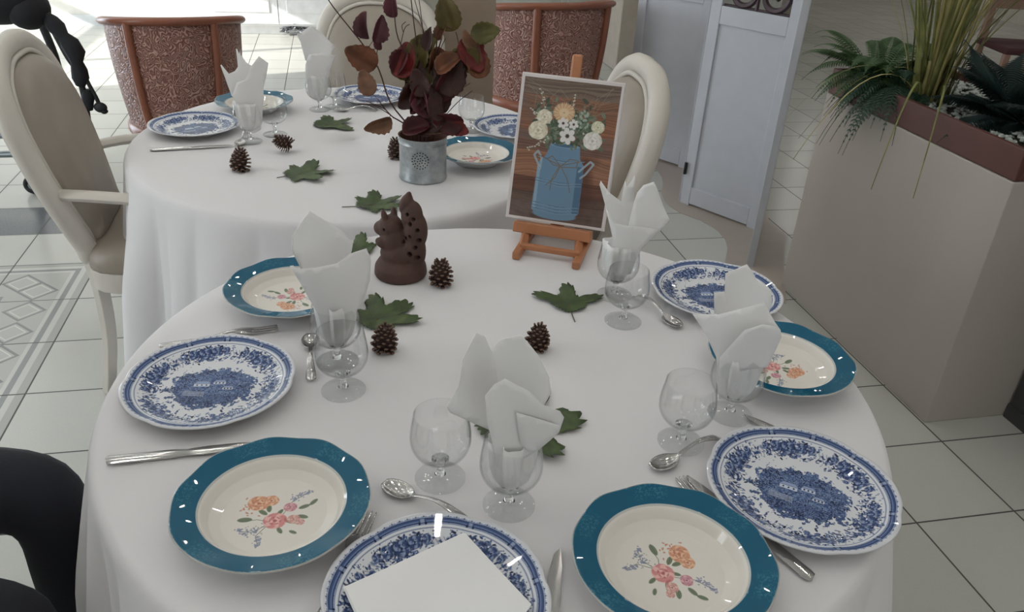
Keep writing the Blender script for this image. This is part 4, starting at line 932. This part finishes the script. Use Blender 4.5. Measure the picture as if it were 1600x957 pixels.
def paint_picture():
    W,H=460,650; c=Canvas(W,H,(104,72,56)); g=np.random.default_rng(21)
    n1=vnoise(H,W,60,1); Y,X=np.mgrid[0:H,0:W]
    st=np.zeros((H,W)); r=np.random.default_rng(2); rows=r.random(H); rows=np.convolve(rows,np.ones(3)/3,'same'); sh=(vnoise(H,W,90,6)*22).astype(int); st=rows[np.clip(Y+sh,0,H-1)]
    for k,(y0,y1,col) in enumerate(((0,85,(104,86,74)),(85,150,(120,82,62)),(150,240,(132,84,60)),(240,330,(112,82,70)),(330,450,(142,98,74)),(450,520,(92,58,46)),(520,650,(86,66,58)))):
        m=((Y>=y0)&(Y<y1)).astype(float); c.mask(m,col,1.)
        c.mask(m*(st>.62),tuple(int(q*.72) for q in col),.7); c.mask(m*(st<.36),tuple(min(255,int(q*1.2)) for q in col),.6)
        c.line([(0,y1),(W,y1+3)],2.5,(52,34,28),.8)
    c.mask(((np.abs(X-70)<60)&(Y>90)&(Y<280)).astype(float)*vnoise(H,W,30,3),(84,82,84),.5)
    for k in range(60): c.ell(330+g.normal(0,34),440+g.normal(0,90),34,50,.2,(56,26,22),.16,.9)          # dark patch behind the can
    c.mask((Y>560).astype(float)*vnoise(H,W,24,5),(100,84,80),.6)
    for k in range(16): c.line([(g.uniform(20,440),g.uniform(20,140)),(g.uniform(60,400),g.uniform(120,240))],1.2,(150,146,120),.4)
    # milk can
    bl=(98,136,166); bd=(62,98,130); bh=(140,172,194); cx=225
    c.poly([(118,380),(150,345),(165,290),(300,290),(308,345),(330,375),(334,590),(300,622),(150,622),(112,596)],bl)
    c.ell(222,610,108,24,0,bl); c.ell(232,292,68,13,0,bh); c.ell(232,294,58,8,0,bd)
    for k in range(50):
        s_=k/50; c.line([(118+s_*14,390),(116+s_*14,590)],1.2,bh,.12); c.line([(300+s_*30,380),(302+s_*30,592)],1.4,bd,.2)
    for y in(352,450,462,560,574,588): c.line([(116,y),(170,y+9),(230,y+12),(300,y+8),(332,y)],2,bd,.75); c.line([(116,y+4),(230,y+16),(330,y+4)],1.4,bh,.6)
    for P in([(120,390),(96,350),(112,330),(132,360),(130,410),(120,395)],[(310,400),(356,350),(372,360),(340,410),(318,430)]): c.line(P,5,(176,196,206),.95); c.line(P,1.6,(100,130,150),.9)
    for P in([(222,385),(180,345),(160,360),(190,385),(222,388)],[(225,385),(262,350),(300,352),(296,384),(225,390)],[(222,388),(205,440),(165,480)],[(226,388),(262,440),(282,500)],[(218,388),(190,450),(188,500)],[(120,350),(222,384),(320,352)]): c.line(P,2.2,(112,94,74),.95)
    # foliage and flowers
    for k in range(420):
        x=225+g.normal(0,95); y=215+g.normal(0,48)
        if y>296 or (x<70 or x>400): continue
        leafp(c,x,y,14+g.random()*22,g.random()*6.3,[(66,84,66),(88,104,84),(112,128,108),(52,66,54)][g.integers(4)],(60,76,60))
    for P in([(90,60),(110,120),(150,200)],[(250,70),(240,130),(236,180)],[(60,150),(80,175),(120,200)],[(60,330),(110,300),(150,270)],[(390,260),(350,240),(310,230)]):
        c.line(P,1.6,(150,156,136),.8)
        for q in np.linspace(0,1,14): i=min(int(q*2),1); p=np.array(P[i])*(1-(q*2-i))+np.array(P[i+1])*(q*2-i); c.ell(p[0]+g.normal(0,5),p[1]+g.normal(0,4),4.5,3,0,(216,218,204),.9)
    cr_=((186,176,146),(222,214,186),(240,236,216))
    rose(c,100,240,48,cr_,1,10); rose(c,122,178,38,cr_,2,9); rose(c,352,258,46,((190,186,176),(226,224,214),(242,242,236)),3,10); rose(c,368,196,32,((176,178,140),(214,214,180),(232,230,204)),4,9)
    for k in range(30):
        a=2*PI*k/30; c.ell(208+math.cos(a)*32,150+math.sin(a)*26,20,6,a,(226,190,148) if k%2 else (204,160,118),.95)
    for k in range(16): a=2*PI*k/16; c.ell(208+math.cos(a)*14,150+math.sin(a)*11,10,5,a,(232,204,160),.9)
    for fx,fy,s_ in((236,250,26),(210,196,18),(258,196,16)):
        for k in range(6): a=2*PI*k/6+.3; c.ell(fx+math.cos(a)*s_*.9,fy+math.sin(a)*s_*.9,s_*.62,s_*.5,a,(232,230,226),1)
        c.ell(fx,fy,s_*.34,s_*.34,0,(60,44,44),1)
    for k in range(26): c.ell(300+g.normal(0,16),160+g.normal(0,20),7,5,g.random()*3,(156,176,160),.9)
    c.a=c.a*.84+np.array([.16*.66,.16*.60,.16*.58])      # pale haze blended into all the print's colours
    c.a[:11]=c.a[-11:]=np.array([214,206,204])/255.; c.a[:,:11]=c.a[:,-11:]=np.array([214,206,204])/255.
    return c
CPx=paint_picture(); pm=attrmat('laminated photograph',.16,.5)
pic=thing('flower_picture','laminated picture of cream flowers in a blue milk can, white border, standing on the easel','picture',PB)
nx,nyy=231,326; W_,H_=.223,.315; xs=np.linspace(0,1,nx); ys=np.linspace(0,1,nyy); XX,YY=np.meshgrid(xs,ys)
Pv=PB[None,None]+ux*((XX-.5)*W_)[...,None]+upv*(YY*H_)[...,None]+ny*(-.0005+.0)
idx=np.arange(nx*nyy).reshape(nyy,nx); Fq=np.stack([idx[:-1,:-1],idx[:-1,1:],idx[1:,1:],idx[1:,:-1]],-1).reshape(-1,4)
m=MB(); m.v=[tuple(p) for p in (Pv.reshape(-1,3))]; m.f=[tuple(q) for q in Fq.tolist()]; m.m=[0]*len(m.f)
po=obj('picture_sheet',m,pm,pic,smooth=False); l=lin(CPx.sample(XX.ravel()*459,(1-YY.ravel())*649)*255)
at=po.data.color_attributes.new('paint','FLOAT_COLOR','POINT'); at.data.foreach_set('color',np.c_[l,np.ones(len(l))].astype(np.float32).ravel())
obj('backing_board',MB().box(PB+upv*H_/2+ny*.0035,(W_+.004,.005,H_+.004),ax=(ux,np.cross(upv,ux),upv)),mat('white card edge',(222,214,210),.5),pic,smooth=False)
# ================================================================== planter
greige=mat('greige painted planter',(176,168,160),.55,vary=.03,nscale=3,bump=.06,bscale=220); linerm=mat('dark brown liner',(88,52,46),.45,vary=.05)
PA,PBb=ab(1.3377,2.1009)
pl_=thing('planter','tall greige box planter with a brown liner, right of the near table','planter',RW(PA+.22,PBb+.42,0)); PL=.95; PW=.50
obj('box',roombox(PA,PA+PW,PBb,PBb+PL,0,.81),greige,pl_,smooth=False,bevel=.003)
mb=MB(); lz0,lz1=.812,.90
roombox(PA+.004,PA+.022,PBb+.004,PBb+PL,lz0,lz1,mb); roombox(PA+PW-.02,PA+PW-.002,PBb+.004,PBb+PL,lz0,lz1,mb); roombox(PA+.022,PA+PW-.02,PBb+.004,PBb+.022,lz0,lz1,mb); roombox(PA+.022,PA+PW-.02,PBb+PL-.018,PBb+PL,lz0,lz1,mb)
obj('liner',mb,linerm,pl_,smooth=False,bevel=.002)
soil=mat('soil',(52,44,36),.9); obj('soil',roombox(PA+.022,PA+PW-.02,PBb+.022,PBb+PL-.018,.812,.868),soil,pl_,smooth=False)
pebm=mat('white and grey pebbles',(170,176,170),.5,vary=.5,nscale=55); m=MB(); g=np.random.default_rng(4)
for k in range(1500):
    a=PA+.028+g.random()*(PW-.055); b=PBb+.028+g.random()*(PL-.05); s_=.004+g.random()*.006; ang=g.random()*3
    m.ell(RW(a,b,.872+g.random()*.006),(s_*1.3,s_,s_*.7),0,7,4,[[math.cos(ang),-math.sin(ang),0],[math.sin(ang),math.cos(ang),0],[0,0,1]])
obj('gravel',m,pebm,kind='stuff',label='bed of pale decorative gravel on top of the planter',cat='gravel')
# dark plinth right of the planter
dk=thing('dark_plinth','dark grey plinth against the right side of the planter','plinth',RW(PA+.6,PBb-.3,0))
mb=MB(); roombox(PA+.29,PA+.9,PBb-.75,PBb-.004,0,.05,mb); obj('plinth_base',mb,mat('charcoal laminate',(66,66,68),.6),dk,smooth=False)
mb=MB(); roombox(PA+.295,PA+.9,PBb-.75,PBb-.006,.05,.76,mb); obj('plinth_body',mb,mat('charcoal laminate',(66,66,68),.6),dk,smooth=False,bevel=.003)
# ---- plants
fernm=mat('fern green',(64,92,52),.5,vary=.3,nscale=20); fernd=mat('deep fern green',(38,66,48),.5,vary=.25,nscale=20); grassm=mat('olive reed grass',(116,118,66),.5,vary=.35,nscale=16); palmm=mat('dark blue green palm leaf',(28,48,44),.45,vary=.25)
def frond(m,base,direc,L,droop,w,nl,lw=.006,rise=.6):
    d=np.array([direc[0],direc[1],0.]); d/=np.linalg.norm(d); P=[]
    for i in range(nl+1):
        s_=i/nl; P.append(np.array(base)+d*L*s_*(1-.15*s_)+np.array([0,0,L*(rise*s_-droop*s_*s_)]))
    P=np.array(P); T=np.gradient(P,axis=0); T/=np.linalg.norm(T,axis=1)[:,None]; m.tube(P[::2],np.linspace(.0022,.0008,len(P[::2])),5)
    for i in range(2,nl+1):
        s_=i/nl; ll=w*math.sin(min(1,.12+s_*.95)*PI)**.7*(1 if s_<.6 else (1-s_)/.4*.85+.15); side=np.cross(T[i],[0,0,1.]); side/=np.linalg.norm(side)+1e-9; nn=np.cross(side,T[i])
        for q in(-1,1):
            e=side*q*.92+T[i]*.38; e/=np.linalg.norm(e); b=P[i]; tip=b+e*ll-np.array([0,0,ll*.25]); mid=b+e*ll*.45; f=T[i]*lw*.5
            m.add([b-f*.5,b+f*.5,mid+f,tip,mid-f],[(0,1,2,3),(0,3,4)])
            for t_ in(.3,.5,.7): 
                cpt=b+(tip-b)*t_; m.add([cpt+f*.2,cpt+f*1.7+e*ll*.05,cpt+e*ll*.12+f*.4],[(0,1,2)]); m.add([cpt-f*.2,cpt-f*1.7+e*ll*.05,cpt+e*ll*.12-f*.4],[(0,2,1)])
    return m
def fern(label,base,nf,L,seed,mt,a0=0,a1=2*PI,droop=1.2):
    g=np.random.default_rng(seed); r=thing('fern',label,'plant',base)
    for k in range(nf):
        a=a0+(a1-a0)*(k+.3*g.random())/nf; LL=L*(.75+.4*g.random())
        obj('frond',frond(MB(),np.array(base)+np.array([math.cos(a),math.sin(a),0])*.012,(math.cos(a),math.sin(a)),LL,droop*(.7+.6*g.random()),LL*.145,int(LL/.0095),.0070,.45+.9*g.random()),mt,r,smooth=False)
PZ=.874
fern('bushy green fern hanging over the far left corner of the planter',RW(PA+.10,PBb+PL-.14,PZ),46,.31,3,fernm,0,2*PI,.85)
fern('dark green fern trailing down the left face of the planter',RW(PA+.08,PBb+PL-.27,PZ),38,.23,9,fernd,YAW+1.3,YAW+5.0,1.3)
def grass():
    base=RW(PA+.14,PBb+.60,PZ); g=np.random.default_rng(6); r=thing('reed_grass','tall olive clump of reed grass in the middle of the planter','plant',base)
    for k in range(99):
        a=g.random()*2*PI; sp_=abs(g.normal(0,.38)); L=.55+g.random()*.5; b=np.array(base)+np.array([math.cos(a),math.sin(a),0])*g.random()*.075; d=np.array([math.cos(a),math.sin(a),0])
        if k<5: L=.46; sp_=.85; a=YAW+PI+g.normal(0,.5); d=np.array([math.cos(a),math.sin(a),0])
        n=12; V=[]; sd=np.cross(d,[0,0,1.])
        for i in range(n+1):
            s_=i/n; p=b+d*L*sp_*(s_**(1.0 if k<5 else 1.5))*1.1+np.array([0,0,L*(s_*(1.1 if k<5 else 1)-(1.5 if k<5 else .12)*s_*s_)]); w_=.0056*(1-s_*.8); V+= [p-sd*w_,p+sd*w_]
        obj('blade',MB().add(V,[(2*i,2*i+1,2*i+3,2*i+2) for i in range(n)]),grassm if k%4 else mat('straw reed blade',(160,150,96),.6,vary=.2),r,solid=.0005)
grass()
def palm():
    base=RW(PA+.27,PBb+.32,PZ); g=np.random.default_rng(12); r=thing('sago_palm','low dark sago palm at the right of the planter','plant',base)
    for k in range(30):
        a=k*2.4; LL=.26+.10*g.random(); m=MB(); frond(m,base,(math.cos(a),math.sin(a)),LL,.25+.35*g.random(),.085,34,.0055,.3+.9*g.random()); obj('frond',m,palmm,r,smooth=False)
    obj('crown',MB().ell(np.array(base)+np.array([0,0,.006]),(.03,.03,.03)),mat('brown palm crown',(60,46,34),.9),r)
palm()
# ================================================================== far dining set seen behind the plants
pinkw=mat('rosy brown wood',(150,118,104),.5)
dc=thing('dining_chair','blurred rosy wooden chair with dark seat behind the planter plants','chair',(3.75,6.4,0))
for x,y in((-.2,-.2),(.2,-.2),(-.2,.2),(.2,.2)): obj('leg',MB().bar((3.75+x,6.4+y,0),(3.75+x,6.4+y,.92 if y>0 else .44),.045,.045,up=(0,1,0)),pinkw,dc,smooth=False,bevel=.004)
obj('seat',MB().box((3.75,6.4,.455),(.46,.46,.05)),mat('dark maroon seat',(70,36,38),.8),dc,bevel=.015)
obj('backrest',MB().box((3.75,6.6,.80),(.42,.03,.2)),pinkw,dc,smooth=False,bevel=.006)
# silvery tinsel on the floor by the cupboard
ts=G(457,53,0); m=MB(); g=np.random.default_rng(3)
for k in range(60):
    P=[ts+np.array([g.normal(0,.09),g.normal(0,.05),.02+abs(g.normal(0,.03))]) for _ in range(4)]; m.tube(cr_spline(P,5),.004,5)
obj('tinsel_garland',m,mat('silver tinsel',(170,172,176),.25,.9),None,ts,label='tangle of silver tinsel on the floor under the white cupboard',cat='decoration',kind='stuff')
# ================================================================== wheelchair
blk=mat('black rubber',(22,22,26),.6); blkf=mat('black padded nylon',(20,20,26),.75,bump=.1); grm=mat('grey painted steel',(120,128,130),.35,.6)
YW=3.55
def PW(u,v,d=0.): return onplane(u,v,(0,YW+d,0),(0,1,0))
wc=thing('wheeled_walker','black and grey wheeled walker parked behind the left cream armchair, mostly hidden','walker',tuple(PW(70,290)*np.array([1,1,0])))
for d in(0.,.45):
    dx=np.array([0,d,0])
    obj('frame_tube',MB().tube(cr_spline([PW(u,v)+dx for u,v in ((-25,60),(2,120),(16,170),(25,215),(36,247),(52,273),(76,294))],5),.019,8),blk,wc)
    c2=PW(50,284)+dx; c2[2]=.045
    wh=obj('wheel',MB().tube([c2+np.array([.03*math.cos(t),0,.03*math.sin(t)]) for t in np.linspace(0,2*PI,20,endpoint=False)],.015,8,closed=True),blk,wc); obj('hub',MB().tube([c2-np.array([0,.012,0]),c2+np.array([0,.012,0])],.018,12),grm,wh)
obj('upright_tube',MB().tube(cr_spline([PW(u,v) for u,v in ((80,40),(104,85),(122,115),(134,165),(136,215),(110,285))],5),.014,8),blk,wc)
rr_=[.022,.034,.036,.024,.040,.040,.026,.034,.036,.020]; pp_=[(70,24),(80,34),(90,44),(99,56),(109,68),(119,84),(120,97),(124,110),(126,122),(126,134)]
obj('handle_grip',MB().tube([PW(*p) for p in pp_],rr_,10),blkf,wc)
m=MB(); m.ell(PW(157,168),(.030,.020,.024)).ell(PW(163,174),(.016,.016,.012)); m.tube(cr_spline([PW(128,108),PW(139,132),PW(150,152),PW(156,166)],4),.009,8); obj('brake_lever',m,blk,wc)
obj('lower_grip',MB().tube([PW(136,140),PW(138,150),PW(137,160),PW(139,172)],[.018,.028,.026,.018],10),blkf,wc)
m=MB()
for v in(188,213,243): m.tube([PW(-60,v),PW(24,v-2)],.016,8)
obj('cross_bars',m,grm,wc)
obj('bag',MB().ell(PW(-10,-12),(.20,.14,.13),0,20,12).ell(PW(44,14),(.085,.1,.085)),blkf,wc)
# ================================================================== seated person (lower left, mostly outside the frame)
navy=mat('dark navy trousers',(20,22,32),.85,vary=.1,bump=.1,bscale=140); jump=mat('charcoal knit jumper',(46,48,54),.9); skin=mat('light skin',(206,160,136),.5); hairm=mat('brown hair',(70,50,38),.6); shoem=mat('black leather shoe',(24,22,22),.4)
def skinned(name,V,E_,R,mt,parent=None,sub=2,origin=None,label=None,cat=None):
    me=bpy.data.meshes.new(name); off=np.array(parent.location) if parent is not None else np.zeros(3)
    me.from_pydata([tuple(np.array(v)-off) for v in V],E_,[]); me.materials.append(mt); o=bpy.data.objects.new(name,me); COL.objects.link(o)
    if parent is not None: o.parent=parent
    m_=o.modifiers.new('skin','SKIN'); m_.use_smooth_shade=True
    for i,sv in enumerate(me.skin_vertices[0].data): r=R[i]; sv.radius=(r,r) if np.isscalar(r) else r; sv.use_root=(i==0)
    s_=o.modifiers.new('sub','SUBSURF'); s_.levels=sub; s_.render_levels=sub
    return setp(o,label,cat)
YN,YF=.735,.97
pe=thing('person','seated person in dark navy trousers at the lower left, knees against the near tablecloth','person',(-1.20,.80,0))
B=[(-1.30,.80,.56),(-1.31,.80,.72),(-1.31,.80,.90),(-1.30,.80,1.04),(-1.29,.80,1.12),(-1.27,.80,1.20),(-1.26,.80,1.28),
 (-1.24,.71,.56),(-1.00,YN,.545),(-.640,YN-.01,.555),(-.70,YN-.02,.30),(-.75,YN-.03,.10),(-.66,YN-.03,.045),
 (-1.24,.89,.56),(-1.00,YF,.545),(-.745,YF+.02,.565),(-.755,YF+.03,.30),(-.79,YF+.04,.10),(-.70,YF+.04,.045),
 (-1.30,.62,1.00),(-1.28,.57,.78),(-1.10,.60,.68),(-1.03,.62,.66),(-1.30,.98,1.00),(-1.28,1.03,.78),(-1.10,1.00,.68),(-1.03,.98,.66)]
Ed=[(0,1),(1,2),(2,3),(3,4),(4,5),(5,6),(0,7),(7,8),(8,9),(9,10),(10,11),(11,12),(0,13),(13,14),(14,15),(15,16),(16,17),(17,18),(3,19),(19,20),(20,21),(21,22),(3,23),(23,24),(24,25),(25,26)]
Rd=[(.13,.10),(.12,.10),(.14,.10),(.12,.08),.045,.07,.085,.085,.078,.060,.052,.036,.032,.085,.078,.060,.052,.036,.032,.055,.042,.034,.024,.055,.042,.034,.024]
body=skinned('body',B,Ed,Rd,skin,pe)
tb=[0,7,8,9,10,11,13,14,15,16,17]; mp_={v:i for i,v in enumerate(tb)}
skinned('trousers',[B[i] for i in tb],[(mp_[a],mp_[b]) for a,b in Ed if a in mp_ and b in mp_],[(.145,.115),.098,.090,.074,.064,.052,.098,.090,.074,.064,.052],navy,pe)
tb=[1,2,3,19,20,21,23,24,25]; mp_={v:i for i,v in enumerate(tb)}
skinned('jumper',[B[i] for i in tb],[(mp_[a],mp_[b]) for a,b in Ed if a in mp_ and b in mp_],[(.14,.12),(.155,.115),(.135,.095),.066,.052,.042,.066,.052,.042],jump,pe)
for yy in(YN,YF+.01): obj('shoe',MB().ell((-.72 if yy<.8 else -.75,yy,.042),(.125,.044,.042)),shoem,pe)
obj('hair',MB().ell((-1.285,.80,1.315),(.10,.095,.095)),hairm,pe)
m=MB(); m.ell((-1.172,.80,1.265),(.016,.012,.018)); m.ell((-1.178,.80,1.235),(.008,.024,.006))
for s_ in(-1,1): m.ell((-1.27,.80+s_*.088,1.265),(.018,.01,.028))
obj('face_features',m,skin,pe)
for s_,yy in((-1,.62),(1,.98)):
    m=MB()
    m.ell((-.985,yy,.653),(.045,.038,.014))
    for k in range(4): y0=yy-.027+.018*k; L=(.060,.072,.068,.052)[k]; m.tube(cr_spline([(-.955,y0,.655),(-.955+L*.5,y0,.658),(-.955+L,y0,.645)],4),[.0085]*5+[.0078]*3+[.006],8)
    m.tube(cr_spline([(-1.0,yy-s_*.03,.655),(-.97,yy-s_*.052,.655),(-.945,yy-s_*.058,.650)],4),.009,8)
    obj('hand',m,skin,pe)
